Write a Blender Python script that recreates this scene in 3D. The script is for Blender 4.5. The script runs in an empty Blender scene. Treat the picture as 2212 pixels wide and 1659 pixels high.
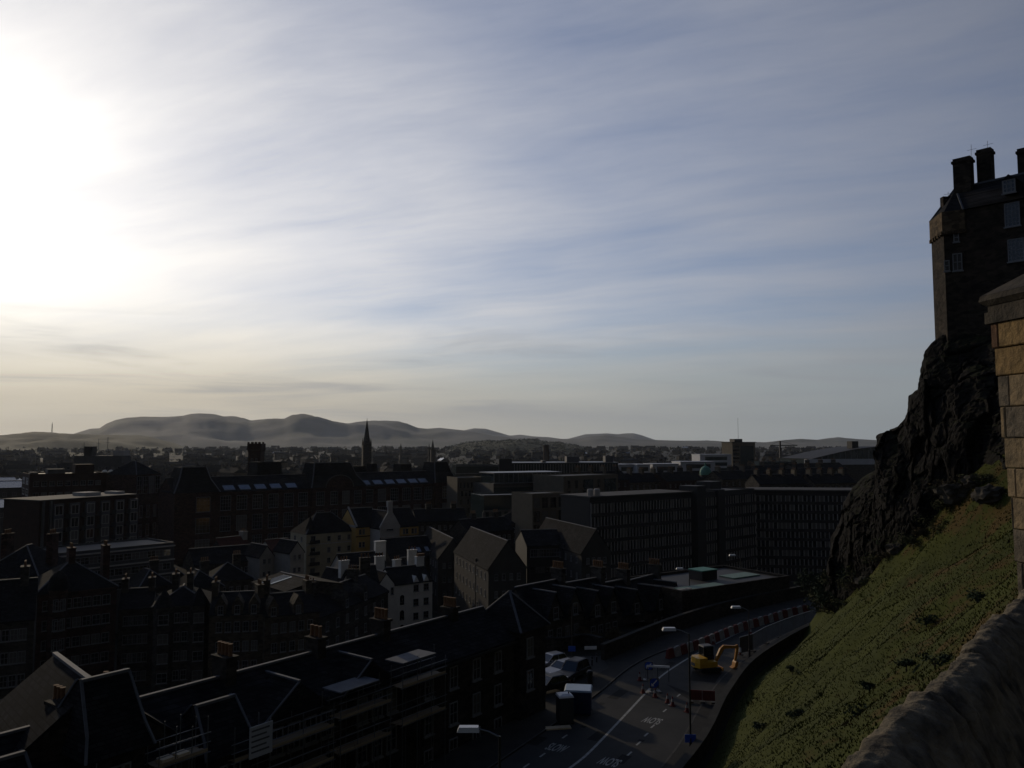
import bpy, bmesh, math, random
from mathutils import Vector, Matrix, noise as mnoise
R = math.radians
rnd = random.Random(7)
C = bpy.context.scene.collection
scene = bpy.context.scene
# ---------------------------------------------------------------- camera
FPX, CX, CY, PITCH = 1736.0, 1106.0, 829.5, R(4.2)      # measured on a 2212x1659 print of the photo
CAMZ = 100.0
cam = bpy.data.cameras.new('camera'); camo = bpy.data.objects.new('camera', cam); C.objects.link(camo)
camo.location = (0, 0, CAMZ); camo.rotation_euler = (R(90) + PITCH, 0, 0)
cam.sensor_width = 36; cam.lens = 36 * FPX / 2212; cam.clip_start = 0.05; cam.clip_end = 60000
scene.camera = camo
# ---------------------------------------------------------------- light
SUN_AZ, SUN_EL = R(-35), R(15)
scene.view_settings.view_transform = 'Standard'; scene.view_settings.look = 'None'
scene.view_settings.exposure = -0.55; scene.view_settings.gamma = 1; scene.view_settings.use_curve_mapping = False
sl = bpy.data.lights.new('sun', 'SUN'); sl.energy = 2.0; sl.angle = R(1.5); sl.color = (1, .82, .58)
so = bpy.data.objects.new('sun', sl); C.objects.link(so); so.location = (-300, 400, 300)
sdir = Vector((math.sin(SUN_AZ) * math.cos(SUN_EL), math.cos(SUN_AZ) * math.cos(SUN_EL), math.sin(SUN_EL)))
so.rotation_euler = (-sdir).to_track_quat('-Z', 'Y').to_euler()

def sky():
    w = bpy.data.worlds.new('World'); scene.world = w; w.use_nodes = True
    nt = w.node_tree; nt.nodes.clear(); N = nt.nodes; L = nt.links
    def nd(t, **k):
        n = N.new(t)
        for a, v in k.items(): setattr(n, a, v)
        return n
    def M(op, a, b=None, c=None, clamp=False):
        n = nd('ShaderNodeMath', operation=op, use_clamp=clamp)
        for i, v in enumerate((a, b, c)):
            if v is None: continue
            if isinstance(v, (int, float)): n.inputs[i].default_value = v
            else: L.new(v, n.inputs[i])
        return n.outputs[0]
    def mix(f, a, b, mode='MIX'):
        n = nd('ShaderNodeMix', data_type='RGBA', blend_type=mode)
        for s, v in ((n.inputs[0], f), (n.inputs[6], a), (n.inputs[7], b)):
            if isinstance(v, (int, float)): s.default_value = v
            elif isinstance(v, tuple): s.default_value = (*v, 1)
            else: L.new(v, s)
        return n.outputs[2]
    def ramp(v, a, b):
        n = nd('ShaderNodeMapRange', interpolation_type='SMOOTHSTEP'); L.new(v, n.inputs[0])
        n.inputs[1].default_value = a; n.inputs[2].default_value = b
        return n.outputs[0]
    def noise(vec, scale, det, rough=.55, dist=0):
        n = nd('ShaderNodeTexNoise'); L.new(vec, n.inputs['Vector'])
        n.inputs['Scale'].default_value = scale; n.inputs['Detail'].default_value = det
        n.inputs['Roughness'].default_value = rough; n.inputs['Distortion'].default_value = dist
        return n.outputs[0]
    def comb(x, y, z):
        n = nd('ShaderNodeCombineXYZ')
        for i, v in enumerate((x, y, z)):
            if isinstance(v, (int, float)): n.inputs[i].default_value = v
            else: L.new(v, n.inputs[i])
        return n.outputs[0]
    out = nd('ShaderNodeOutputWorld'); bg = nd('ShaderNodeBackground')
    st = nd('ShaderNodeTexSky', sky_type='NISHITA', sun_disc=False, sun_elevation=SUN_EL, sun_rotation=SUN_AZ)
    st.altitude = 100; st.air_density = 1.0; st.dust_density = .25; st.ozone_density = 3.0
    tc = nd('ShaderNodeTexCoord'); sp = nd('ShaderNodeSeparateXYZ'); L.new(tc.outputs['Generated'], sp.inputs[0])
    X, Y, Z = sp.outputs
    zc = M('MAXIMUM', Z, 0.0)
    den = M('ADD', zc, .09)
    PX, PY = M('DIVIDE', X, den), M('DIVIDE', Y, den)
    # angle to the veiled sun
    dt = nd('ShaderNodeVectorMath', operation='DOT_PRODUCT'); L.new(tc.outputs['Generated'], dt.inputs[0]); dt.inputs[1].default_value = sdir
    mu = M('MAXIMUM', dt.outputs['Value'], 0.0)
    g1 = M('POWER', M('MULTIPLY_ADD', dt.outputs['Value'], .5, .5), 4.0); g2 = M('POWER', mu, 22.0); g3 = M('POWER', mu, 90.0)
    # cirrus: fibres drawn out along one direction of the cloud sheet, clumped by a slow noise
    ang = R(CIR_ANG)
    U = M('ADD', M('MULTIPLY', PX, math.cos(ang)), M('MULTIPLY', PY, math.sin(ang)))
    V = M('SUBTRACT', M('MULTIPLY', PY, math.cos(ang)), M('MULTIPLY', PX, math.sin(ang)))
    wob = noise(comb(PX, PY, 0), .55, 3)
    Vw = M('ADD', V, M('MULTIPLY', wob, .5))
    n1 = noise(comb(M('MULTIPLY', U, .30), M('MULTIPLY', Vw, 1.0), 3.1), 1.25, 8, .62, .12)
    n2 = noise(comb(M('MULTIPLY', U, .5), M('MULTIPLY', Vw, 2.6), 7.7), 3.4, 7, .66, .15)
    n3 = noise(comb(PX, PY, 1.7), .42, 3)
    cov = M('ADD', M('ADD', M('MULTIPLY', n1, .55), M('MULTIPLY', n2, .08)), M('MULTIPLY', n3, .65))
    a = M('ADD', ramp(cov, .34, 1.02), 0.0)
    low = ramp(Z, .22, .0)                                  # the sheet thickens towards the horizon
    a = M('ADD', M('ADD', M('MULTIPLY', a, .90), M('MULTIPLY', g2, .75)), M('MULTIPLY', low, .28), clamp=True)
    lum = M('ADD', M('ADD', CL0, M('MULTIPLY', g1, CL1)), M('ADD', M('MULTIPLY', g2, CL2), M('MULTIPLY', g3, CL3)))
    a = M('MULTIPLY', a, ramp(Z, .80, .46))                # cloud thinned overhead, mostly out of view, to weaken the fill light below
    lum = M('MULTIPLY', lum, M('ADD', .84, M('MULTIPLY', n1, .32)))
    tint = mix(M('MULTIPLY', ramp(Z, .20, .01), M('MULTIPLY', g1, 1.0), clamp=True), mix(g1, (.92, .955, 1.09), (1.02, .985, .94)), (1.06, .99, .80))
    cl = nd('ShaderNodeVectorMath', operation='SCALE'); L.new(tint, cl.inputs[0]); L.new(lum, cl.inputs['Scale'])
    nis = nd('ShaderNodeVectorMath', operation='SCALE'); L.new(mix(1.0, st.outputs[0], (.98, .95, 1.10), 'MULTIPLY'), nis.inputs[0]); nis.inputs['Scale'].default_value = NIS
    col = mix(a, nis.outputs[0], cl.outputs[0])
    bank = mix(M('MULTIPLY', M('POWER', g1, 2.0), 1.15, clamp=True), (.35, .42, .47), (.84, .74, .58))
    nb = noise(comb(M('MULTIPLY', M('ARCTAN2', X, Y), 1.6), M('MULTIPLY', Z, 14.0), 2.4), 1.6, 5, .55, .3)
    col = mix(M('MULTIPLY', ramp(Z, .155, .03), M('ADD', .62, M('MULTIPLY', nb, .5)), clamp=True), col, bank)
    # low grey stratus bars in front of the bright horizon
    az = M('ARCTAN2', X, Y)
    n4 = noise(comb(M('MULTIPLY', az, 2.2), M('MULTIPLY', Z, 26.0), 0.4), 1.5, 5, .55, .6)
    bar = M('MULTIPLY', ramp(n4, .46, .74), M('MULTIPLY', ramp(Z, .012, .04), ramp(Z, .17, .09)))
    col = mix(M('MULTIPLY', bar, .50), col, (.40, .42, .46))
    # unseen grey veil added behind the camera to set the fill on facades
    col = mix(M('MULTIPLY', ramp(dt.outputs['Value'], .15, -.35), .85), col, (.082, .080, .078))
    L.new(col, bg.inputs[0]); bg.inputs[1].default_value = 1.0
    # Background strength carries the physical sky scale; the colour above is already scaled by NIS
    L.new(bg.outputs[0], out.inputs[0])
CIR_ANG, NIS, CL0, CL1, CL2, CL3 = 157, .10, .05, 1.36, .10, .45
sky()
# ---------------------------------------------------------------- helpers
def ray(x, y):
    u = (x - CX) / FPX; v = (CY - y) / FPX
    return Vector((u, math.cos(PITCH) - v * math.sin(PITCH), math.sin(PITCH) + v * math.cos(PITCH)))
def pY(x, y, Y):                       # point seen at (x, y) of the print, Y metres ahead
    d = ray(x, y); t = Y / d.y
    return Vector((d.x * t, Y, CAMZ + d.z * t))
def pZ(x, y, z):                       # point seen at (x, y), at height z
    d = ray(x, y); t = (z - CAMZ) / d.z
    return Vector((d.x * t, d.y * t, z))
def mat(name, col, rough=.8, col2=None, scale=1.0, bump=0.0, metal=0.0, spec=None, stretch=(1, 1, 1), detail=5, kind='noise', bscale=None, lo=.35, hi=.68):
    m = bpy.data.materials.new(name); m.use_nodes = True; nt = m.node_tree; L = nt.links
    b = nt.nodes['Principled BSDF']
    b.inputs['Roughness'].default_value = rough; b.inputs['Metallic'].default_value = metal
    b.inputs['Specular IOR Level'].default_value = spec if spec is not None else (.10 if rough > .8 else .3)
    c1 = (*col, 1)
    if col2 is None: col2 = tuple(c * .72 for c in col)
    tc = nt.nodes.new('ShaderNodeTexCoord'); mp = nt.nodes.new('ShaderNodeMapping'); L.new(tc.outputs['Object'], mp.inputs[0])
    mp.inputs['Scale'].default_value = stretch
    n = nt.nodes.new('ShaderNodeTexNoise'); L.new(mp.outputs[0], n.inputs['Vector'])
    n.inputs['Scale'].default_value = scale; n.inputs['Detail'].default_value = detail; n.inputs['Roughness'].default_value = .62
    mr = nt.nodes.new('ShaderNodeMapRange'); L.new(n.outputs[0], mr.inputs[0]); mr.inputs[1].default_value = lo; mr.inputs[2].default_value = hi
    mx = nt.nodes.new('ShaderNodeMix'); mx.data_type = 'RGBA'; L.new(mr.outputs[0], mx.inputs[0]); mx.inputs[6].default_value = c1; mx.inputs[7].default_value = (*col2, 1)
    colout = mx.outputs[2]; height = n.outputs[0]
    if kind in ('rubble', 'brick'):
        vo = nt.nodes.new('ShaderNodeTexVoronoi'); vo.feature = 'F1'; L.new(mp.outputs[0], vo.inputs['Vector']); vo.inputs['Scale'].default_value = bscale or scale * 2
        ve = nt.nodes.new('ShaderNodeTexVoronoi'); ve.feature = 'DISTANCE_TO_EDGE'; L.new(mp.outputs[0], ve.inputs['Vector']); ve.inputs['Scale'].default_value = bscale or scale * 2
        sc = nt.nodes.new('ShaderNodeSeparateColor'); L.new(vo.outputs['Color'], sc.inputs[0])
        mr2 = nt.nodes.new('ShaderNodeMapRange'); L.new(sc.outputs[0], mr2.inputs[0]); mr2.inputs[3].default_value = .55; mr2.inputs[4].default_value = 1.45
        mm = nt.nodes.new('ShaderNodeMix'); mm.data_type = 'RGBA'; mm.blend_type = 'MULTIPLY'; mm.inputs[0].default_value = 1
        L.new(colout, mm.inputs[6]); L.new(mr2.outputs[0], mm.inputs[7]); colout = mm.outputs[2]
        mr3 = nt.nodes.new('ShaderNodeMapRange'); L.new(ve.outputs[0], mr3.inputs[0]); mr3.inputs[2].default_value = .08
        height = mr3.outputs[0]
    if kind == 'slate':                     # courses of slates laid along the slope
        sx = nt.nodes.new('ShaderNodeSeparateXYZ'); L.new(tc.outputs['Object'], sx.inputs[0]); ad = nt.nodes.new('ShaderNodeMath'); L.new(sx.outputs[0], ad.inputs[0]); L.new(sx.outputs[1], ad.inputs[1])
        cb = nt.nodes.new('ShaderNodeCombineXYZ'); L.new(ad.outputs[0], cb.inputs[0]); L.new(sx.outputs[2], cb.inputs[1])
        bk = nt.nodes.new('ShaderNodeTexBrick'); L.new(cb.outputs[0], bk.inputs['Vector']); bk.inputs['Scale'].default_value = 1; bk.inputs['Brick Width'].default_value = .42; bk.inputs['Row Height'].default_value = .20; bk.inputs['Mortar Size'].default_value = .018; bk.inputs['Bias'].default_value = -.1
        bk.inputs['Color1'].default_value = (.62, .62, .62, 1); bk.inputs['Color2'].default_value = (1.5, 1.45, 1.4, 1); bk.inputs['Mortar'].default_value = (.3, .3, .3, 1)
        n2 = nt.nodes.new('ShaderNodeTexNoise'); L.new(tc.outputs['Object'], n2.inputs['Vector']); n2.inputs['Scale'].default_value = .35; n2.inputs['Detail'].default_value = 6
        m2 = nt.nodes.new('ShaderNodeMapRange'); L.new(n2.outputs[0], m2.inputs[0]); m2.inputs[1].default_value = .35; m2.inputs[2].default_value = .7; m2.inputs[3].default_value = .75; m2.inputs[4].default_value = 1.5
        for src in (bk.outputs['Color'], m2.outputs[0]):
            mm = nt.nodes.new('ShaderNodeMix'); mm.data_type = 'RGBA'; mm.blend_type = 'MULTIPLY'; mm.inputs[0].default_value = 1; L.new(colout, mm.inputs[6]); L.new(src, mm.inputs[7]); colout = mm.outputs[2]
    L.new(colout, b.inputs['Base Color'])
    if bump:
        bp = nt.nodes.new('ShaderNodeBump'); bp.inputs['Strength'].default_value = bump; bp.inputs['Distance'].default_value = .05
        L.new(height, bp.inputs['Height']); L.new(bp.outputs[0], b.inputs['Normal'])
    return m
def tag(o, label=None, cat=None, group=None, kind=None):
    if label: o['label'] = label
    if cat: o['category'] = cat
    if group: o['group'] = group
    if kind: o['kind'] = kind
    return o
class MB:
    def __init__(s): s.v = []; s.f = []; s.mi = []; s.m = 0; s.sm = False
    def poly(s, pts, faces):
        n = len(s.v); s.v += [tuple(p) for p in pts]
        for f in faces: s.f.append([n + i for i in f]); s.mi.append(s.m)
        return s
    def box(s, x0, y0, z0, x1, y1, z1, bottom=True):
        p = [(x0, y0, z0), (x1, y0, z0), (x1, y1, z0), (x0, y1, z0), (x0, y0, z1), (x1, y0, z1), (x1, y1, z1), (x0, y1, z1)]
        f = [(0, 1, 5, 4), (1, 2, 6, 5), (2, 3, 7, 6), (3, 0, 4, 7), (4, 5, 6, 7)]
        if bottom: f.append((3, 2, 1, 0))
        return s.poly(p, f)
    def frus(s, a, za, b, zb):         # a, b: (x0,y0,x1,y1) rectangles at za and zb
        p = [(a[0], a[1], za), (a[2], a[1], za), (a[2], a[3], za), (a[0], a[3], za), (b[0], b[1], zb), (b[2], b[1], zb), (b[2], b[3], zb), (b[0], b[3], zb)]
        return s.poly(p, [(0, 1, 5, 4), (1, 2, 6, 5), (2, 3, 7, 6), (3, 0, 4, 7), (4, 5, 6, 7), (3, 2, 1, 0)])
    def tube(s, pts, r, n=8, r2=None):
        pts = [Vector(p) for p in pts]; rings = []; k = len(pts)
        for i, p in enumerate(pts):
            d = (pts[min(i + 1, k - 1)] - pts[max(i - 1, 0)]).normalized()
            a = d.cross(Vector((0, 0, 1)) if abs(d.z) < .95 else Vector((1, 0, 0))).normalized(); b = d.cross(a)
            rr = r if r2 is None else r + (r2 - r) * i / max(1, k - 1)
            rings.append([p + (a * math.cos(t) + b * math.sin(t)) * rr for t in [2 * math.pi * j / n for j in range(n)]])
        vv = [q for rg in rings for q in rg]; ff = []
        for i in range(k - 1):
            for j in range(n): ff.append((i * n + j, i * n + (j + 1) % n, (i + 1) * n + (j + 1) % n, (i + 1) * n + j))
        ff.append(tuple(range(n))[::-1]); ff.append(tuple((k - 1) * n + j for j in range(n)))
        return s.poly(vv, ff)
    def lathe(s, prof, n=12, c=(0, 0)):
        vv = [(c[0] + r * math.cos(2 * math.pi * j / n), c[1] + r * math.sin(2 * math.pi * j / n), z) for r, z in prof for j in range(n)]; ff = []
        for i in range(len(prof) - 1):
            for j in range(n): ff.append((i * n + j, i * n + (j + 1) % n, (i + 1) * n + (j + 1) % n, (i + 1) * n + j))
        ff.append(tuple(range(n))[::-1]); ff.append(tuple((len(prof) - 1) * n + j for j in range(n)))
        return s.poly(vv, ff)
    def prism(s, pts, d):              # polygon pts (3D) extruded by vector d
        d = Vector(d); n = len(pts); a = [Vector(p) for p in pts]
        ff = [tuple(range(n))[::-1], tuple(range(n, 2 * n))] + [(i, (i + 1) % n, n + (i + 1) % n, n + i) for i in range(n)]
        return s.poly(a + [p + d for p in a], ff)
    def bar(s, p, q, w, h):            # square bar from p to q
        p = Vector(p); q = Vector(q); d = (q - p).normalized(); a = d.cross(Vector((0, 0, 1)))
        a = a.normalized() * w / 2 if a.length > 1e-4 else Vector((w / 2, 0, 0)); b = d.cross(a).normalized() * h / 2
        return s.prism([p - a - b, p + a - b, p + a + b, p - a + b], q - p)
    def mesh(s, name, mats):
        me = bpy.data.meshes.new(name); me.from_pydata(s.v, [], s.f)
        if not isinstance(mats, (list, tuple)): mats = [mats]
        for m in mats: me.materials.append(m)
        if any(s.mi): me.polygons.foreach_set('material_index', s.mi)
        bm = bmesh.new(); bm.from_mesh(me); bmesh.ops.recalc_face_normals(bm, faces=bm.faces); bm.to_mesh(me); bm.free()
        if s.sm:
            me.polygons.foreach_set('use_smooth', [True] * len(me.polygons))
        return me
    def build(s, name, mats, parent=None, loc=None):
        return link(name, s.mesh(name, mats), parent, loc)
def link(name, me, parent=None, loc=None, rot=None):
    o = bpy.data.objects.new(name, me); C.objects.link(o)
    if parent: o.parent = parent
    if loc is not None: o.location = loc
    if rot is not None: o.rotation_euler = rot
    return o
def empty(name, loc, rz, label, cat, group=None):
    o = bpy.data.objects.new(name, None); C.objects.link(o); o.location = loc; o.rotation_euler = (0, 0, rz); o.empty_display_size = .5
    return tag(o, label, cat, group)
def copy_tree(o, parent=None):
    c = o.copy(); C.objects.link(c)
    if parent: c.parent = parent
    for ch in list(o.children): copy_tree(ch, c)
    return c
def fbm(x, y, z=0, o=5, h=.9):
    return mnoise.fractal(Vector((x, y, z)), h, 2.0, o)
def lerp_poly(P, x):
    if x <= P[0][0]: return P[0][1]
    for (a, b), (c, d) in zip(P, P[1:]):
        if x <= c: return b + (d - b) * (x - a) / (c - a)
    return P[-1][1]
# ---------------------------------------------------------------- ground, hills, air
M = {}
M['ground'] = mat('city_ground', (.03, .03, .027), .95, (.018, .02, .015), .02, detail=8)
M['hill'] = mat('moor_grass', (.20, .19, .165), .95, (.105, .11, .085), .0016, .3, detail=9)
M['braid'] = mat('gorse_hill', (.09, .085, .05), .95, (.05, .055, .03), .006, .3, detail=9)
def polar_sheet():
    mb = MB(); rs = [5, 40, 100, 200, 400, 800, 1500, 3000, 6000, 12000, 22000]; n = 96
    vv = [(r * math.sin(2 * math.pi * j / n), r * math.cos(2 * math.pi * j / n), 56.0) for r in rs for j in range(n)]
    ff = [tuple(range(n))]
    for i in range(len(rs) - 1):
        for j in range(n): ff.append((i * n + j, i * n + (j + 1) % n, (i + 1) * n + (j + 1) % n, (i + 1) * n + j))
    mb.poly(vv, ff); o = mb.build('ground', M['ground']); tag(o, kind='structure')
polar_sheet()
def hill(prof, r0, wf, wb, m, base=52, rough=.12, seed=0, x0=None, x1=None, fs=.0012):
    xs = [p[0] for p in prof]; x0 = x0 if x0 is not None else xs[0]; x1 = x1 if x1 is not None else xs[-1]
    nx = max(30, int((x1 - x0) / 5)); nr = 34; mb = MB(); vv = []; sz = nx + 1
    for k in range(nr + 1):
        t = k / nr * 2 - 1                      # -1 near foot, 0 crest, 1 far foot
        for i in range(sz):
            x = x0 + (x1 - x0) * i / nx; y = lerp_poly(prof, x)
            d = ray(x, y); hz = math.hypot(d.x, d.y); d2 = Vector((d.x / hz, d.y / hz))
            r = r0 + (t * wf if t < 0 else t * wb)
            zc = CAMZ + r0 * d.z / hz
            b = (1 - abs(t) ** 1.15) if t < 0 else (1 - t * t)
            px_, py_ = d2.x * r, d2.y * r
            q = 1 - min(1, abs(t) * 3)
            spur = fbm(px_ * fs + seed, py_ * fs, seed) * rough * (zc - base) * (4 * abs(t) * (1 - abs(t))) * 1.6
            vv.append((px_, py_, base + (zc - base) * b + spur))
    ff = [(k * sz + i, k * sz + i + 1, (k + 1) * sz + i + 1, (k + 1) * sz + i) for k in range(nr) for i in range(nx)]
    mb.poly(vv, ff); mb.sm = True; o = mb.build('hills', m); tag(o, kind='structure'); return o
PENT = [(120, 950), (150, 940), (175, 932), (195, 926), (215, 925), (230, 915), (250, 907), (275, 902), (305, 901), (350, 902), (395, 900), (412, 896), (430, 895), (465, 897), (488, 902), (512, 903), (527, 905), (542, 910), (582, 905), (614, 905), (632, 898), (649, 896), (672, 899), (712, 909), (752, 915), (774, 911), (812, 910), (862, 911), (880, 915), (902, 924), (922, 926), (950, 924), (987, 928), (1007, 930), (1024, 933), (1065, 941), (1120, 946), (1180, 952), (1230, 962)]
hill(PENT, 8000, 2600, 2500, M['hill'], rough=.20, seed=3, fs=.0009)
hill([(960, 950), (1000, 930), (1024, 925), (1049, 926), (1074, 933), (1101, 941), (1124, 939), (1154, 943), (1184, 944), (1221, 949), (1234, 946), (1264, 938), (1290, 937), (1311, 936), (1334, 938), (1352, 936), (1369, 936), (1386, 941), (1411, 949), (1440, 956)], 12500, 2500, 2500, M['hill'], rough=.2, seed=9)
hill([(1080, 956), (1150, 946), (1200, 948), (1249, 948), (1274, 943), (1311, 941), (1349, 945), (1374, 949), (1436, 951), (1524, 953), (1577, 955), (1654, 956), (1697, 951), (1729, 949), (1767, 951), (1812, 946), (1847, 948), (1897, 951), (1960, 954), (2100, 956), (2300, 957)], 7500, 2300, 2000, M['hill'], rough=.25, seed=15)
hill([(-120, 948), (-40, 942), (0, 940), (30, 938), (60, 936.5), (90, 936), (112, 936), (130, 938), (160, 937), (200, 938), (270, 940), (320, 943), (350, 950), (380, 958), (396, 965)], 4200, 1100, 900, M['braid'], rough=.2, seed=21, fs=.003)
hill([(960, 970), (985, 964), (1007, 959), (1050, 954), (1075, 954), (1100, 952), (1150, 951), (1170, 955), (1184, 958), (1209, 958), (1239, 964), (1262, 969)], 3300, 600, 600, M['braid'], rough=.2, seed=28, fs=.004)
def air():
    mb = MB(); mb.box(-9500, -300, 50, 9500, 17000, 640)
    m = bpy.data.materials.new('haze_air'); m.use_nodes = True; nt = m.node_tree; nt.nodes.clear()
    o_ = nt.nodes.new('ShaderNodeOutputMaterial'); v = nt.nodes.new('ShaderNodeVolumePrincipled')
    v.inputs['Color'].default_value = (.80, .88, 1, 1); v.inputs['Density'].default_value = HAZE; v.inputs['Anisotropy'].default_value = .3
    nt.links.new(v.outputs[0], o_.inputs['Volume'])
    o = mb.build('haze', m); tag(o, 'thin grey winter haze over the city and hills', 'haze', kind='stuff')
HAZE = 2.4e-5
# ---------------------------------------------------------------- materials
M['asphalt'] = mat('asphalt', (0.04743, 0.04604, 0.04325), .85, (0.03069, 0.03069, 0.0293), .35, .15, detail=9)
M['pave'] = mat('paving', (0.03906, 0.03732, 0.03298), .9, (0.02257, 0.0217, 0.01996), .6, .1, detail=8)
M['tar'] = mat('fresh_tar', (.016, .016, .0155), .9, (.012, .012, .012), 1.5)
M['kerb'] = mat('kerb_stone', (.085, .08, .072), .9, (.05, .047, .043), 2.0)
M['paint'] = mat('road_paint', (0.341, 0.341, 0.31), .8, (0.186, 0.186, 0.1736), 2.5)
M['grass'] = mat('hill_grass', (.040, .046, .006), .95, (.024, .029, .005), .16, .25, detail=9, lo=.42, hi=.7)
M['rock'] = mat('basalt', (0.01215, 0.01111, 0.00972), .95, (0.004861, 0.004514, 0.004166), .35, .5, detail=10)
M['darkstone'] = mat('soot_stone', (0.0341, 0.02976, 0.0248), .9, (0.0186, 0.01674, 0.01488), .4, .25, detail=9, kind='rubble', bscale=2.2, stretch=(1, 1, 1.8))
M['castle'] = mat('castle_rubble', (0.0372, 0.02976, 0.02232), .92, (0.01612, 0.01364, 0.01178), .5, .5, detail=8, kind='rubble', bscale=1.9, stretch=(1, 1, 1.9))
M['slate'] = mat('slate', (0.0186, 0.01937, 0.0217), 1.0, (0.01, 0.0102, 0.011), .8, .2, stretch=(.5, .5, 3), spec=.07, kind='slate')
M['lead'] = mat('lead_flashing', (0.102, 0.1096, 0.1224), .8, (0.0714, 0.0765, 0.08415), 1.5, spec=.2)
M['glass'] = mat('window_glass', (.012, .014, .016), .06, spec=.55)
M['blind'] = mat('drawn_blind', (.085, .08, .07), .5, (.05, .048, .043), .7, spec=.4)
M['white'] = mat('white_joinery', (0.18, 0.1837, 0.1875), .6)
M['greywood'] = mat('grey_joinery', (0.1755, 0.1823, 0.1958), .6)
M['black'] = mat('black_metal', (.018, .018, .02), .5)
M['steel'] = mat('grey_steel', (.16, .17, .18), .45, metal=.6)
def flat(pts, z, name, m, kind='structure', th=None):
    mb = MB()
    if th: mb.prism([(p[0], p[1], z - th) for p in pts], (0, 0, th))
    else: mb.poly([(p[0], p[1], z) for p in pts], [tuple(range(len(pts)))])
    o = mb.build(name, m); tag(o, kind=kind); return o
def cat_rom(P, n=6):
    P = [Vector((*p, 0)) if len(p) == 2 else Vector(p) for p in P]; out = []
    for i in range(len(P) - 1):
        a, b, c, d = P[max(i - 1, 0)], P[i], P[i + 1], P[min(i + 2, len(P) - 1)]
        for k in range(n):
            t = k / n
            out.append(.5 * ((2 * b) + (c - a) * t + (2 * a - 5 * b + 4 * c - d) * t * t + (3 * b - a - 3 * c + d) * t ** 3))
    out.append(P[-1]); return out
def offs(P, d):                                  # polyline shifted to its right by d
    out = []
    for i, p in enumerate(P):
        t = (P[min(i + 1, len(P) - 1)] - P[max(i - 1, 0)]).normalized(); out.append(p + Vector((t.y, -t.x, 0)) * d)
    return out
def ribbon(P, Q, z, name, m, th=None, kind='structure'):
    mb = MB(); n = len(P); vv = [(p.x, p.y, z) for p in P] + [(q.x, q.y, z) for q in Q]
    mb.poly(vv, [(i, i + 1, n + i + 1, n + i) for i in range(n - 1)])
    if th:
        vv = [(p.x, p.y, z - th) for p in P]; mb.poly([(p.x, p.y, z) for p in P] + vv, [(i, i + 1, n + i + 1, n + i) for i in range(n - 1)])
        mb.poly([(p.x, p.y, z) for p in Q] + [(p.x, p.y, z - th) for p in Q], [(i, i + 1, n + i + 1, n + i) for i in range(n - 1)])
    o = mb.build(name, m)
    if kind: tag(o, kind=kind)
    return o
def dry_bank(m):
    nt = m.node_tree; L = nt.links; b = nt.nodes['Principled BSDF']; src = b.inputs['Base Color'].links[0].from_socket
    tc = nt.nodes.new('ShaderNodeTexCoord'); sp = nt.nodes.new('ShaderNodeSeparateXYZ'); L.new(tc.outputs['Object'], sp.inputs[0])
    n = nt.nodes.new('ShaderNodeTexNoise'); L.new(tc.outputs['Object'], n.inputs['Vector']); n.inputs['Scale'].default_value = .30; n.inputs['Detail'].default_value = 9; n.inputs['Roughness'].default_value = .68
    a = nt.nodes.new('ShaderNodeMapRange'); L.new(sp.outputs[2], a.inputs[0]); a.inputs[1].default_value = 79; a.inputs[2].default_value = 93; a.inputs[3].default_value = -.18; a.inputs[4].default_value = .03
    s = nt.nodes.new('ShaderNodeMath'); L.new(n.outputs[0], s.inputs[0]); L.new(a.outputs[0], s.inputs[1])
    r = nt.nodes.new('ShaderNodeMapRange'); r.interpolation_type = 'SMOOTHSTEP'; L.new(s.outputs[0], r.inputs[0]); r.inputs[1].default_value = .50; r.inputs[2].default_value = .62
    x = nt.nodes.new('ShaderNodeMix'); x.data_type = 'RGBA'; L.new(r.outputs[0], x.inputs[0]); L.new(src, x.inputs[6]); x.inputs[7].default_value = (.058, .038, .010, 1); L.new(x.outputs[2], b.inputs['Base Color'])
dry_bank(M['grass'])
RZ = 76.0                                        # level of the terrace road
WALL = cat_rom([(-22, 6), (-10, 24), (1.0, 40.5), (13.2, 61.5), (19.6, 76), (26.6, 89), (40, 106), (56, 120), (80, 134)])
KERB = cat_rom([(-44, -6), (-24, 22), (-13, 41), (-2.3, 60), (7.5, 77.5), (13.9, 90), (22.7, 100), (46, 122), (72, 140)])
def sdist(x, y):                                 # signed distance to the road wall, right positive
    best = 1e9; sg = 1
    for a, b in zip(WALL, WALL[1:]):
        dx, dy = b.x - a.x, b.y - a.y; L2 = dx * dx + dy * dy
        t = max(0, min(1, ((x - a.x) * dx + (y - a.y) * dy) / L2)); qx, qy = x - a.x - t * dx, y - a.y - t * dy
        d = qx * qx + qy * qy
        if d < best: best = d; sg = 1 if dy * qx - dx * qy > 0 else -1
    return sg * math.sqrt(best)
def slope_z(x, y):
    d = sdist(x, y); z = 75.9 + .90 * max(d - 1.3, 0)
    s1, s2 = max(0, min(1, (x - 33) / 11)), max(0, min(1, (y - 56) / 16)); up = s1 * s1 * (3 - 2 * s1) * s2 * s2 * (3 - 2 * s2)   # turf apron climbing to the crag
    z += 5.2 * up; top = 97.2 + 5 * up
    return top - math.log1p(math.exp((top - z) / 1.2)) * 1.2 if z > 80 else z
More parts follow.
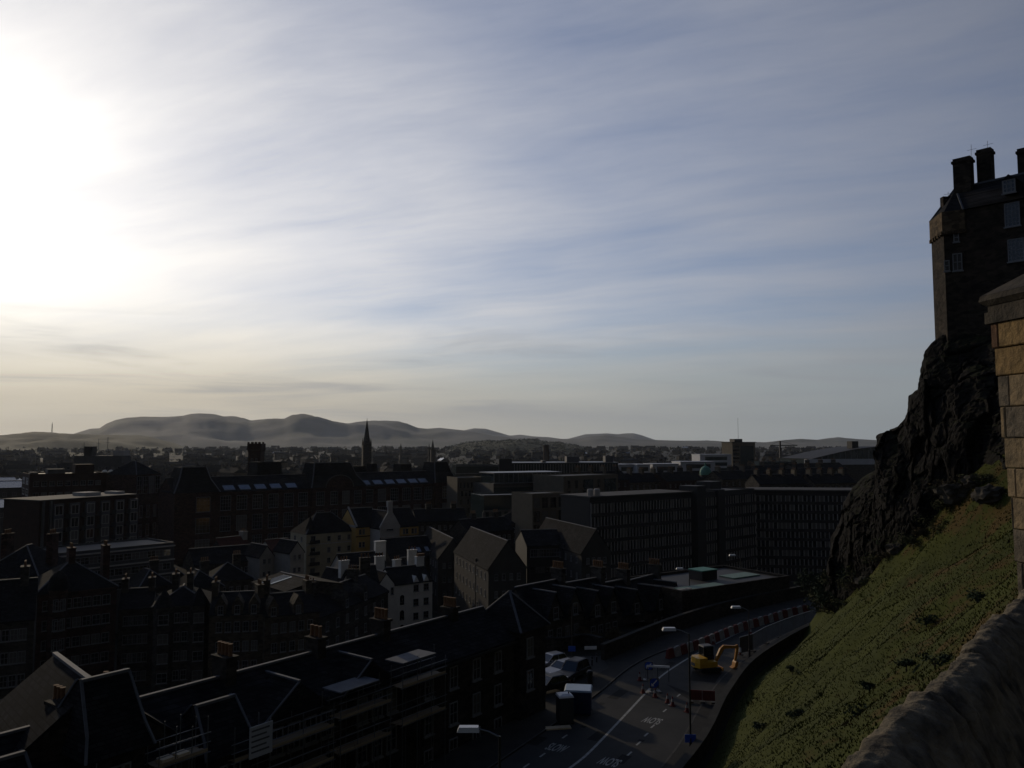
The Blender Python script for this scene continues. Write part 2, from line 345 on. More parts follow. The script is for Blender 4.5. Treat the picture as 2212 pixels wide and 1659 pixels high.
def near_ground():
    # the terrace the road and the first row of houses stand on
    flat([(-60, -12), (-22, 4), (KERB[0].x - 3, -6), (-12, 24)], RZ - .4, 'terrace', M['pave']) if 0 else None
    left = offs(KERB, -26); nb_ = offs(KERB, -7); mb = MB(); n = len(KERB); left = [q if q.y < 118 else q2 for q, q2 in zip(left, nb_)]; rt = offs(WALL, 1.0)
    m_ = min(n, len(rt)); P, Q = left, rt
    vv = [(p.x, p.y, RZ - .02) for p in P] + [(q.x, q.y, RZ - .02) for q in Q[:n]]
    mb.poly(vv, [(i, i + 1, n + i + 1, n + i) for i in range(n - 1)])
    mb.poly([(p.x, p.y, RZ - .02) for p in P] + [(p.x, p.y, 54) for p in P], [(i, i + 1, n + i + 1, n + i) for i in range(n - 1)])
    mb.poly([(P[-1].x, P[-1].y, RZ - .02), (Q[n - 1].x, Q[n - 1].y, RZ - .02), (Q[n - 1].x, Q[n - 1].y, 54), (P[-1].x, P[-1].y, 54)], [(0, 1, 2, 3)])
    o = mb.build('terrace', mat('garden_soil', (.018, .018, .013), .95, (.011, .012, .008), .25, .2, detail=8)); tag(o, kind='structure')
    ribbon(KERB, offs(WALL, -1.9)[:len(KERB)], RZ + .002, 'road', M['asphalt'])
    ribbon(offs(KERB, -4.2), KERB, RZ + .12, 'pavement', M['pave'], .14)
    ribbon(offs(WALL, -1.9), offs(WALL, -.05), RZ + .12, 'pavement', M['pave'], .14)
    ribbon(offs(KERB, -.16), offs(KERB, .0), RZ + .126, 'kerb', M['kerb'])
    ribbon(offs(WALL, -1.9), offs(WALL, -1.75), RZ + .126, 'kerb', M['kerb'])
    # side street where the cars stand
    a = [pZ(1170, 1420, RZ), pZ(1300, 1420, RZ), pZ(1315, 1445, RZ), pZ(1270, 1470, RZ), pZ(1170, 1520, RZ)]
    flat([(p.x, p.y) for p in a], RZ + .128, 'side_street', M['asphalt'])
    # grass slope, a height field to the right of the wall
    mb = MB(); X0, X1, Y0, Y1, st = -24, 78, -14, 128, 1.0; nx, ny = int((X1 - X0) / st), int((Y1 - Y0) / st); idx = {}
    for j in range(ny + 1):
        for i in range(nx + 1):
            x, y = X0 + i * st, Y0 + j * st; d = sdist(x, y)
            if d > -1.2:
                z = slope_z(x, y) if d > .2 else 75.5
                k = min(1, max(0, (d - .5) / 3)); z += k * (fbm(x * .12, y * .12, 1) * .9 + fbm(x * .45, y * .45, 5) * .28)
                idx[i, j] = len(mb.v); mb.v.append((x, y, z))
    for j in range(ny):
        for i in range(nx):
            q = [(i, j), (i + 1, j), (i + 1, j + 1), (i, j + 1)]
            if all(k in idx for k in q): mb.f.append([idx[k] for k in q]); mb.mi.append(0)
    mb.sm = True; o = mb.build('grass_slope', M['grass']); tag(o, kind='structure'); return o
SLOPE = near_ground()
def grass_tufts():
    from mathutils.bvhtree import BVHTree
    bm = bmesh.new(); bm.from_mesh(SLOPE.data); T = BVHTree.FromBMesh(bm); bm.free()
    mb = MB(); k = 0
    while k < 70000:
        Y = 8 + 88 * rnd.random() ** 1.1; x = rnd.uniform(.05, .66) * Y + rnd.uniform(-2, 2)
        d = sdist(x, Y)
        if d < 1.0: k += .2; continue
        h = T.ray_cast(Vector((x, Y, 200)), Vector((0, 0, -1)))[0]
        if h is None: k += 1; continue
        k += 1; cl = fbm(x * .22, Y * .22, 8) - .55 * max(0, min(1, (d - 8.5) / 6)) * max(0, min(1, (58 - Y) / 20))
        s = rnd.uniform(.04, .115) * (1 + max(0, cl) * 1.2); cl = fbm(h.x * .3, h.y * .3, 4) * .6 + .10 - .30 * max(0, min(1, (h.z - 80) / 12))
        mb.m = 0 if cl + rnd.uniform(-.16, .16) > -.22 else (1 if fbm(x * .5, Y * .5, 2) > -.12 else 2)
        for q in range(2):
            a = rnd.uniform(0, 6.28); w = s * .35
            dx, dy = math.cos(a) * w, math.sin(a) * w; lx, ly = rnd.uniform(-.5, .5) * s - .3 * s, rnd.uniform(-.5, .5) * s
            mb.poly([(h.x - dx, h.y - dy, h.z - .03), (h.x + dx, h.y + dy, h.z - .03), (h.x + lx, h.y + ly, h.z + s)], [(0, 1, 2)])
    o = link('grass', mb.mesh('grass', [mat('grass_blades', (.040, .048, .007), .9, (.026, .034, .005), .3), mat('dry_grass', (.056, .042, .010), .9, (.042, .031, .008), .3), mat('dead_grass', (0.03168, 0.0288, 0.01267), .9, (0.02304, 0.02016, 0.01037), .3)]))
    tag(o, 'rough winter grass in tufts on the castle bank', 'grass', kind='stuff')
grass_tufts()
def road_wall():
    r = empty('stone_wall', WALL[12], 0, 'long low dark stone wall between the right pavement and the grass bank', 'wall')
    for nm, a, b, z0, z1 in (('wall', 0, .5, 75.0, 77.25), ('coping', -.07, .58, 77.25, 77.42)):
        P, Q = offs(WALL, a), offs(WALL, b); mb = MB(); n = len(P)
        o0 = WALL[12]
        vv = [(p.x - o0.x, p.y - o0.y, z) for z in (z0, z1) for L_ in (P, Q) for p in L_]
        f = [(2 * n + i, 2 * n + i + 1, 3 * n + i + 1, 3 * n + i) for i in range(n - 1)] + [(i, i + 1, 2 * n + i + 1, 2 * n + i) for i in range(n - 1)] + [(n + i, n + i + 1, 3 * n + i + 1, 3 * n + i) for i in range(n - 1)] + [(i, i + 1, n + i + 1, n + i) for i in range(n - 1)]
        mb.poly(vv, f); mb.build(nm, M['darkstone'] if nm == 'wall' else M['pave'], r)
road_wall()
def markings():
    def line(P, w, name, z=RZ + .007):
        P = cat_rom([(p.x, p.y) for p in P], 8) if len(P) > 2 else P
        ribbon(offs(P, -w / 2), offs(P, w / 2), z, name, M['paint'])
    line([pZ(x, y, RZ) for x, y in ((1180, 1698), (1231, 1659), (1274, 1624), (1346, 1549), (1405, 1486), (1433, 1457), (1499, 1415), (1577, 1376), (1650, 1343), (1740, 1311))], .22, 'road_marking')
    for x, y in ((1466, 1502), (1448, 1520), (1436, 1535), (1410, 1569), (1396, 1587), (1379, 1606), (1360, 1628), (1172, 1631), (1137, 1654), (1220, 1591)):
        p = pZ(x, y, RZ); d = Vector((.5, .866, 0)); line([p - d * .45, p + d * .45], .16, 'road_marking')
    line([pZ(1246, 1509, RZ), pZ(1286, 1486, RZ), pZ(1300, 1474, RZ)], .14, 'road_marking', RZ + .007)
    # lane words painted on the road, unreadable bars of tall letters in the photo
    def word(x, y, rz, flip):
        cu = bpy.data.curves.new('road_word', 'FONT'); cu.body = 'SLOW'; cu.size = 1.0; cu.align_x = 'CENTER'; cu.align_y = 'CENTER'; cu.offset = .02
        t = bpy.data.objects.new('tmp', cu); C.objects.link(t); dg = bpy.context.evaluated_depsgraph_get(); me = bpy.data.meshes.new_from_object(t.evaluated_get(dg))
        bpy.data.objects.remove(t); me.materials.clear(); me.materials.append(M['paint'])
        p = pZ(x, y, RZ); o = link('road_marking', me, None, (p.x, p.y, RZ + .008), (0, 0, rz + (math.pi if flip else 0))); o.scale = (.55, 2.1, 1); tag(o, kind='structure')
    word(1410, 1556, R(-30), True); word(1318, 1645, R(-30), True); word(1202, 1616, R(-30), False)
    rr = random.Random(3)
    for x, y, w, l in ((1290, 1590, .9, 2.2), (1335, 1500, 1.0, 3.0), (1300, 1520, .5, .5), (1385, 1600, .5, .5), (1260, 1570, .45, .45), (1440, 1440, .8, 4.0), (1560, 1362, 1.0, 5.0), (1345, 1640, .8, 1.8), (1160, 1600, 1.0, 2.0)):
        p = pZ(x, y, RZ); d = Vector((.5, .866, 0)); n = Vector((.866, -.5, 0)); q = [p - d * l / 2 - n * w / 2, p - d * l / 2 + n * w / 2, p + d * l / 2 + n * w / 2, p + d * l / 2 - n * w / 2]; flat([(v.x, v.y) for v in q], RZ + .0045, 'road_patch' if l > .6 else 'manhole_cover', M['tar'])
    # dug-up strip and dark patches of the road works
    for pts in ([(1440, 1478), (1500, 1500), (1532, 1510), (1520, 1530), (1470, 1500)], [(1495, 1450), (1560, 1452), (1545, 1475), (1490, 1470)]):
        q = [pZ(x, y, RZ) for x, y in pts]; flat([(p.x, p.y) for p in q], RZ + .006, 'road_patch', M['tar'])
markings()
# ---------------------------------------------------------------- castle rock and castle
def castle_rock():
    prs = [((2290, 690, 71.5), (2300, 1000, 57)), ((2150, 714, 77), (2185, 1040, 66)), ((2079, 717, 78.5), (2130, 1060, 70)), ((2034, 722, 80), (2095, 1090, 71.5)), ((2014, 737, 80.6), (2075, 1108, 72.5)), ((1999, 757, 81), (2060, 1120, 73)), ((1993, 785, 81.5), (2040, 1138, 73.6)), ((1986, 820, 82), (2025, 1150, 74)), ((1989, 838, 82.5), (2010, 1163, 74.2)), ((1968, 855, 83.4), (1995, 1174, 74.8)), ((1956, 902, 85), (1975, 1188, 76)), ((1936, 924, 85.6), (1960, 1195, 77)), ((1921, 930, 86), (1950, 1200, 78)), ((1895, 940, 88), (1930, 1210, 80)), ((1893, 985, 89), (1915, 1217, 81)), ((1894, 1014, 90), (1905, 1222, 82)), ((1872, 1026, 91.5), (1892, 1229, 83.5)), ((1842, 1051, 93), (1880, 1235, 84.5)), ((1822, 1084, 94), (1868, 1241, 86)), ((1820, 1108, 95), (1860, 1246, 87)), ((1797, 1164, 97), (1830, 1262, 90)), ((1792, 1214, 99), (1810, 1278, 93)), ((1785, 1266, 100), (1793, 1292, 95))]
    cols = []; sub = 11; nt = 130
    for (c0, f0), (c1, f1) in zip(prs, prs[1:]):
        for k in range(sub):
            t = k / sub; cols.append((pY(*c0).lerp(pY(*c1), t), pY(*f0).lerp(pY(*f1), t)))
    cols.append((pY(*prs[-1][0]), pY(*prs[-1][1])))
    mb = MB(); vv = []; n = len(cols); back = 10
    for k in range(-back, nt + 1):
        for i, (c, f) in enumerate(cols):
            if k >= 0:
                t = k / nt; p = c.lerp(f + Vector((0, 0, -1.6)), t); dn = Vector((-.62, -.74, .26)); a = math.sin(math.pi * min(1, t)) ** .6
                bul = a * 1.6
            else:
                t = -k / back; p = c + Vector((9 * t, 17 * t, -26 * t * t)); dn = Vector((.3, .8, .5)); a = t; bul = 0
            q = p * .16
            w_ = a * .85 + .15; d = bul + fbm(p.x * .12, p.y * .12, p.z * .12, 3) * 1.1 * w_
            for sc, am, tl in ((.30, 1.25, .62), (.72, .5, .6), (1.7, .2, .5)):     # fractured blocks: every cell is a tilted facet
                pp = Vector((p.x * sc + p.z * sc * .2, p.y * sc, p.z * sc * .72 - p.x * sc * .25)); pp += Vector((fbm(p.x * .5, p.y * .5, p.z * .5, 2), fbm(p.y * .5, p.z * .5, p.x * .5, 2), 0)) * .12
                vd, vp = mnoise.voronoi(pp); cv = mnoise.cell_vector(vp[0] * 7.31); e_ = pp - vp[0]
                d += (((cv.x - .5) * am) + ((cv.y - .5) * e_.x + (cv.z - .5) * e_.y + (cv.x - .5) * e_.z) * tl * 2 * am - max(0, .07 - (vd[1] - vd[0])) * am * 3.5) * w_
            d += fbm(p.x * 2.3, p.y * 2.3, p.z * 2.3, 4) * .10
            vv.append(p + dn * d + Vector((fbm(p.z * .5, p.y * .3, 2) * .2, 0, 0)))
    rows = nt + back + 1
    mb.poly(vv, [(k * n + i, k * n + i + 1, (k + 1) * n + i + 1, (k + 1) * n + i) for k in range(rows - 1) for i in range(n - 1)])
    o = mb.build('castle_rock', [M['rock'], mat('ledge_turf', (.020, .022, .009), .95, (.012, .012, .008), .6)])
    for p in o.data.polygons:
        if p.normal.z > .62 and fbm(p.center.x * .3, p.center.y * .3, p.center.z * .3) > -.15: p.material_index = 1
    tag(o, kind='structure'); return o
ROCK = castle_rock()
def winmesh(w, h, cols=2, rows=2, sill=.12, fr=.07, dep=.09, name='window', m=None):
    mb = MB(); b = fr
    for x0, z0, x1, z1 in ((-w / 2, 0, -w / 2 + b, h), (w / 2 - b, 0, w / 2, h), (-w / 2 + b, 0, w / 2 - b, b), (-w / 2 + b, h - b, w / 2 - b, h)):
        mb.box(x0, -dep, z0, x1, .0, z1)
    t = fr * .55
    for i in range(1, cols): x = -w / 2 + w * i / cols; mb.box(x - t / 2, -dep * .8, b, x + t / 2, -.01, h - b)
    for i in range(1, rows): z = h * i / rows; mb.box(-w / 2 + b, -dep * .7, z - t / 2, w / 2 - b, -.012, z + t / 2)
    if sill: mb.box(-w / 2 - .08, -.2, -.12, w / 2 + .08, .0, -.002)
    f = mb.mesh(name, m or M['white'])
    mb = MB(); mb.poly([(-w / 2 + b, -.03, b), (w / 2 - b, -.03, b), (w / 2 - b, -.03, h - b), (-w / 2 + b, -.03, h - b)], [(0, 1, 2, 3)])
    return f, mb.mesh('pane', M['glass']), mb.mesh('pane', M['blind'])
def castle():
    r = empty('castle_tower', (43, 79, 109), 0, 'tall dark rubble stone castle building with chimneys on top of the crag', 'castle'); O = Vector((43, 79, 109))
    e1 = Vector((.68, -.733, 0)); e2 = Vector((.733, .68, 0))
    zt = 123.0; zb = 107.5
    P1, P2, P3 = pY(2015, 600, 82.6), pY(2042, 600, 79.2), pY(2089, 600, 78.2); P3 = Vector((P3.x, P3.y, 0))
    fp = [Vector((P1.x, P1.y, 0)), Vector((P2.x, P2.y, 0)), P3, P3 + e1 * 15, P3 + e1 * 15 + e2 * 11, Vector((P1.x, P1.y, 0)) + e2 * 7]
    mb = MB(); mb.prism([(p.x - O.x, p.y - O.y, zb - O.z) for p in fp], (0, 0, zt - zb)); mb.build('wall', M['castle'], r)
    # corbelled upper storey of the corner bay
    mb = MB(); d_ = (fp[1] - fp[0]).normalized(); o1 = Vector((-.22, -.12, 0))
    q = [fp[0] + o1, fp[1] + o1 + Vector((-.05, -.15, 0)), P3 + Vector((-.1, -.2, 0)), P3 + e2 * 2.0, fp[0] + e2 * 2.0]
    za = pY(2060, 500, 79).z
    mb.prism([(p.x - O.x, p.y - O.y, za - O.z) for p in q], (0, 0, zt + .05 - za))
    for i in range(9):
        t = i / 8; p = (q[1].lerp(q[2], t)); mb.box(p.x - O.x - .12, p.y - O.y - .02, za - O.z - .35, p.x - O.x + .12, p.y - O.y + .5, za - O.z)
    for i in range(6):
        t = i / 5; p = (q[0].lerp(q[1], t)); mb.box(p.x - O.x - .02, p.y - O.y - .1, za - O.z - .35, p.x - O.x + .5, p.y - O.y + .1, za - O.z)
    mb.build('corbelled_bay', mat('bay_rubble', (.105, .075, .045), .92, (.05, .04, .028), .5, .4, kind='rubble', bscale=2.2, stretch=(1, 1, 1.8)), r)
    # roof
    R1 = pY(2064, 408, 82); R2 = R1 + e1 * 17 + Vector((0, 0, .2)); zt2 = zt + .05
    pts = [(*fp[0].xy, zt2), (*(fp[1] + Vector((0, -.2, 0))).xy, zt2), (*(P3 - e2 * .3).xy, zt2), (*(fp[3] - e2 * .3).xy, zt2), (*fp[4].xy, zt2), (*fp[5].xy, zt2), R1, R2]
    pts = [(Vector(p) - O) for p in pts]
    mb = MB(); mb.poly(pts, [(1, 2, 6), (2, 3, 7, 6), (0, 1, 6), (5, 0, 6), (4, 5, 6, 7), (3, 4, 7), (5, 4, 3, 2, 1, 0)]); rf = mb.build('roof', M['slate'], r)
    mb = MB(); mb.bar(pts[6], pts[7], .35, .18); mb.bar(pts[2], pts[6], .16, .14); mb.bar(pts[0], pts[6], .4, .3); mb.build('ridge', M['lead'], rf)
    def stack(px, py0, py1, pxw, Y, caps=0):
        c0 = pY(px, py1, Y); w = pxw / FPX * Y; top = pY(px, py0, Y).z - O.z; bot = c0.z - O.z - 1.0; x, y = c0.x - O.x, c0.y - O.y
        mb = MB(); d = 1.1
        a = [Vector((x, y, bot)) + e1 * s * w / 2 * .80 + e2 * t for s, t in ((-1, 0), (1, 0), (1, d), (-1, d))]
        mb.prism(a, (0, 0, top - bot)); a = [Vector((x, y, top - .5)) + e1 * s * w / 2 * .92 + e2 * t for s, t in ((-1, -.1), (1, -.1), (1, d + .1), (-1, d + .1))]
        mb.prism(a, (0, 0, .25))
        return mb.build('chimney', M['castle'], r)
    stack(2079, 340, 415, 44, 80.6); stack(2127, 321, 398, 36, 80.2); stack(2216, 318, 360, 40, 77.5)
    mb = MB(); p = pY(2042, 426, 82) - O; mb.box(p.x - .4, p.y - .3, p.z - 1.4, p.x + .4, p.y + .3, p.z); mb.build('chimney', M['castle'], r)
    for x, y0, y1, Y in ((2098, 312, 340, 80.6), (2133, 304, 325, 80.2), (2048, 414, 426, 82)):
        a, b = pY(x, y1, Y) - O, pY(x, y0, Y) - O; mb = MB(); mb.tube([a, b], .02, 5); mb.tube([a.lerp(b, .6) - e1 * .4, a.lerp(b, .6) + e1 * .5], .015, 5); mb.build('aerial', M['steel'], r)
    # windows lie on the front wall (origin P3, direction e1)
    rz = math.atan2(e1.y, e1.x)
    def onfront(px, py):
        d = ray(px, py); n = -e2; P = P3 - e2 * .02; t = (P - Vector((0, 0, 0))).dot(n) / Vector((d.x, d.y, 0)).dot(n); return Vector((d.x * t, d.y * t, CAMZ + d.z * t)) - O
    for px, py, w, h, c, k in ((2188, 489, 1.3, 2.3, 4, 6), (2196, 564, 1.35, 2.15, 4, 6)):
        f, g, _ = winmesh(w, h, c, k, name='window', fr=.08, m=M['greywood']); p = onfront(px, py); o = link('window', f, r, p - e2 * .01, (0, 0, rz)); link('pane', g, o)
    f, g, _ = winmesh(1.1, 1.3, 3, 3, fr=.11); p = onfront(2184, 419); o = link('dormer', f, r, p - e2 * .5 + Vector((0, 0, 0)), (0, 0, rz)); link('pane', g, o)
    mb = MB(); mb.prism([(-.62, -.12, 1.28), (.62, -.12, 1.28), (0, -.12, 1.8)], (0, 2.4, 0)); mb.box(-.54, .02, 0, .54, 2.2, 1.27); mb.build('dormer_roof', M['slate'], o)
    def onbay(px, py):
        d = ray(px, py); n = Vector((P3.y - fp[1].y, fp[1].x - P3.x, 0)).normalized(); P = P3; t = P.dot(n) / Vector((d.x, d.y, 0)).dot(n); return Vector((d.x * t, d.y * t, CAMZ + d.z * t)) - O + (n if n.y < 0 else -n) * .01
    d2 = (P3 - fp[1]); d2.z = 0; d2.normalize(); rz2 = math.atan2(d2.y, d2.x)
    for px, py, w, h in ((2066, 523, .5, .95), (2069, 585, .85, 1.75), (2046, 586, .5, 1.1)):
        p = onbay(px, py); f, g, _ = winmesh(w, h, 1 if w < .6 else 2, 2, fr=.09); o = link('window', f, r, p, (0, 0, rz2)); link('pane', g, o)
castle()
def parapet():
    r = empty('parapet_wall', (1.2, 2.4, 97), 0, 'weathered stone parapet with rough rounded coping in the near right corner', 'wall'); O = Vector((1.2, 2.4, 97))
    P = [pZ(x, y, 99.25) for x, y in ((1600, 1860), (1779, 1659), (1819, 1622), (1866, 1574), (1929, 1516), (1966, 1489), (2026, 1432), (2105, 1352), (2212, 1252), (2300, 1190))]
    P = [Vector((p.x, p.y, 0)) for p in P]; L_ = [0]
    for a, b in zip(P, P[1:]): L_.append(L_[-1] + (b - a).length)
    def at(s):
        for i in range(len(P) - 1):
            if s <= L_[i + 1]: return P[i].lerp(P[i + 1], (s - L_[i]) / (L_[i + 1] - L_[i])), (P[i + 1] - P[i]).normalized()
        return P[-1], (P[-1] - P[-2]).normalized()
    T = Vector((.56, .83, 0)); mt = mat('coping_sandstone', (.20, .165, .11), .97, (.045, .04, .033), 11.0, 1.0, detail=11)
    cuts = [0, .55, 1.32, 1.95, 2.75, 3.6, 4.6, 5.5, 7.2]; cuts = [c for c in cuts if c < L_[-1]] + [L_[-1]]
    for j, (s0, s1) in enumerate(zip(cuts, cuts[1:])):
        ns, na = 60, 44; mb = MB(); vv = []; of = rnd.uniform(-.008, .008) * (0 if j < 1 else 1); oh = rnd.uniform(-.012, .010)
        for i in range(ns + 1):
            t = i / ns; c, tg = at(s0 + .012 + (s1 - s0 - .024) * t); nrm = Vector((tg.y, -tg.x, 0)); e = min(1, min(t, 1 - t) * 12) ** .5
            for k in range(na + 1):
                a = k / na; prof = [(.0, -.3), (0, -.2), (.004, -.06), (.025, -.012), (.06, .0), (.095, -.010), (.135, -.045), (.19, -.13), (.30, -.38), (.44, -.80), (.52, -1.4), (.53, -2.2)]
                f = a * (len(prof) - 1); q = min(int(f), len(prof) - 2); u = f - q; ox = prof[q][0] + (prof[q + 1][0] - prof[q][0]) * u; oz = prof[q][1] + (prof[q + 1][1] - prof[q][1]) * u
                w = c + nrm * ox; ns_ = fbm(w.x * 3.1 + j, w.y * 3.1, oz * 3.1, 5) * .011 + fbm(w.x * 12, w.y * 12, oz * 12, 4) * .009 + fbm(w.x * 34, w.y * 34, oz * 34, 3) * .005
                sh = (1 - e) * .007
                if ox > .0 or oz > -.16: w = c + nrm * (ox + of + (ns_ if ox > .05 else -ns_ * .6)); z = 99.25 + oz + oh + ns_ * .8 - sh
                else: z = 99.25 + oz; w = w + nrm * (of * .5)
                vv.append(Vector((w.x, w.y, z)) - O)
        m1 = na + 1
        mb.poly(vv, [(i * m1 + k, i * m1 + k + 1, (i + 1) * m1 + k + 1, (i + 1) * m1 + k) for i in range(ns) for k in range(na)] + [tuple(range(m1)), tuple(ns * m1 + k for k in range(m1))])
        mb.sm = True; mb.build('coping_stone', mt, r)
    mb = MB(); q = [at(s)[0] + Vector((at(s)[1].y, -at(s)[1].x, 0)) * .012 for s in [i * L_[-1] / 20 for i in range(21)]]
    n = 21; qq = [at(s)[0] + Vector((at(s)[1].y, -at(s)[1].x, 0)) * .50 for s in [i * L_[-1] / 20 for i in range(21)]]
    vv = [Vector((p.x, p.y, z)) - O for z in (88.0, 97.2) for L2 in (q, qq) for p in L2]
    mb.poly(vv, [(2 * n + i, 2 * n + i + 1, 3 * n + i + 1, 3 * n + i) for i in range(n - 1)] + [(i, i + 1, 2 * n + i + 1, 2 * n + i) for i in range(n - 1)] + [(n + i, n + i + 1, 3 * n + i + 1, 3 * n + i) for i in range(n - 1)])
    mb.build('wall', mat('parapet_shaded_stone', (.030, .027, .022), .97, (.014, .013, .012), 2.6, .9, detail=9), r)  # darker than the coping: the inner side's shade is put into its colour
parapet()
def turret():
    A = Vector((4.23, 7.05, 0)); d = Vector((.17, -.985, 0)); n2 = Vector((.985, .17, 0)); O = Vector((A.x, A.y, 97))
    r = empty('bartizan', O, math.atan2(d.y, d.x), 'warm yellow and pink ashlar stone turret with an overhanging moulded cap at the right edge', 'turret')
    tones = [mat('ashlar_' + n, c, .95, c2, 7.0, .9, detail=12, lo=.30, hi=.72) for n, c, c2 in (('ochre', (.30, .20, .085), (.14, .095, .05)), ('buff', (.30, .22, .125), (.14, .11, .07)), ('pink', (.25, .17, .115), (.12, .088, .064)), ('grey', (.19, .155, .11), (.07, .062, .05)), ('brown', (.15, .085, .05), (.09, .055, .035)))]
    mb = MB(); z = -9.0; zt = pY(2150, 700, 7.05).z - 97; rr = random.Random(5); first = [0, 1, 3, 2, 3, 2, 1]
    # courses measured from the top down
    zs = [zt]; hs = [.22, .245, .27, .27, .26, .25]; k = 0
    while zs[-1] > -9: zs.append(zs[-1] - (hs[k] if k < 6 else rr.uniform(.22, .3))); k += 1
    for k in range(len(zs) - 1):
        z1, z0 = zs[k] - .004, zs[k + 1] + .004; x = 0; j = 0; bat = .010 * k
        while x < 2.4:
            w = [.085 if k % 3 == 0 else .42, .26 if k % 3 == 2 else .5][min(j, 1)] if j < 2 else rr.uniform(.3, .55)
            if k % 3 == 2 and j == 0: w = .15
            x1 = min(2.4, x + w); mb.m = 4 if (k == 0 and j == 0) else 0 if (k == 0 and j == 1) else rr.choice([0, 1, 1, 2, 2, 3, 3])
            o = rr.uniform(-.006, .006); c = .008; xa, xb = x + .004 + (bat if j == 0 else 0), x1 - .004
            mb.frus((xa, 0, xb, .5), 0, (xa, 0, xb, .5), 0) if 0 else None
            # bevelled face
            mb.poly([(xa, .5, z0), (xb, .5, z0), (xb, .5, z1), (xa, .5, z1), (xa, o + c + bat, z0), (xb, o + c + bat, z0), (xb, o + c + bat, z1), (xa, o + c + bat, z1), (xa + c, o + bat, z0 + c), (xb - c, o + bat, z0 + c), (xb - c, o + bat, z1 - c), (xa + c, o + bat, z1 - c)],
                    [(0, 1, 5, 4), (1, 2, 6, 5), (2, 3, 7, 6), (3, 0, 4, 7), (4, 5, 9, 8), (5, 6, 10, 9), (6, 7, 11, 10), (7, 4, 8, 11), (8, 9, 10, 11)]); x = x1; j += 1
    mb.m = 3; mb.box(.09, .12, -9, 2.38, 2.2, zt - .02); mb.build('wall', tones, r)
    mc = mat('cap_stone', (.085, .072, .055), .96, (.03, .028, .024), 5.0, .9, detail=9)
    mb = MB(); mb.box(-.03, -.03, zt, 2.45, 2.3, zt + .10); mb.box(-.01, -.01, zt + .10, 2.43, 2.25, zt + .16); mb.build('cornice', mc, r)
    mb = MB(); mb.frus((-.02, -.02, 2.46, 2.3), zt + .16, (-.06, -.06, 2.6, 2.4), zt + .20); mb.frus((-.06, -.06, 2.6, 2.4), zt + .202, (-.05, -.05, 2.6, 2.4), zt + .25); mb.frus((-.05, -.05, 2.6, 2.4), zt + .252, (.6, .6, 1.9, 1.8), zt + .70); mb.build('cap', mc, r)
turret()
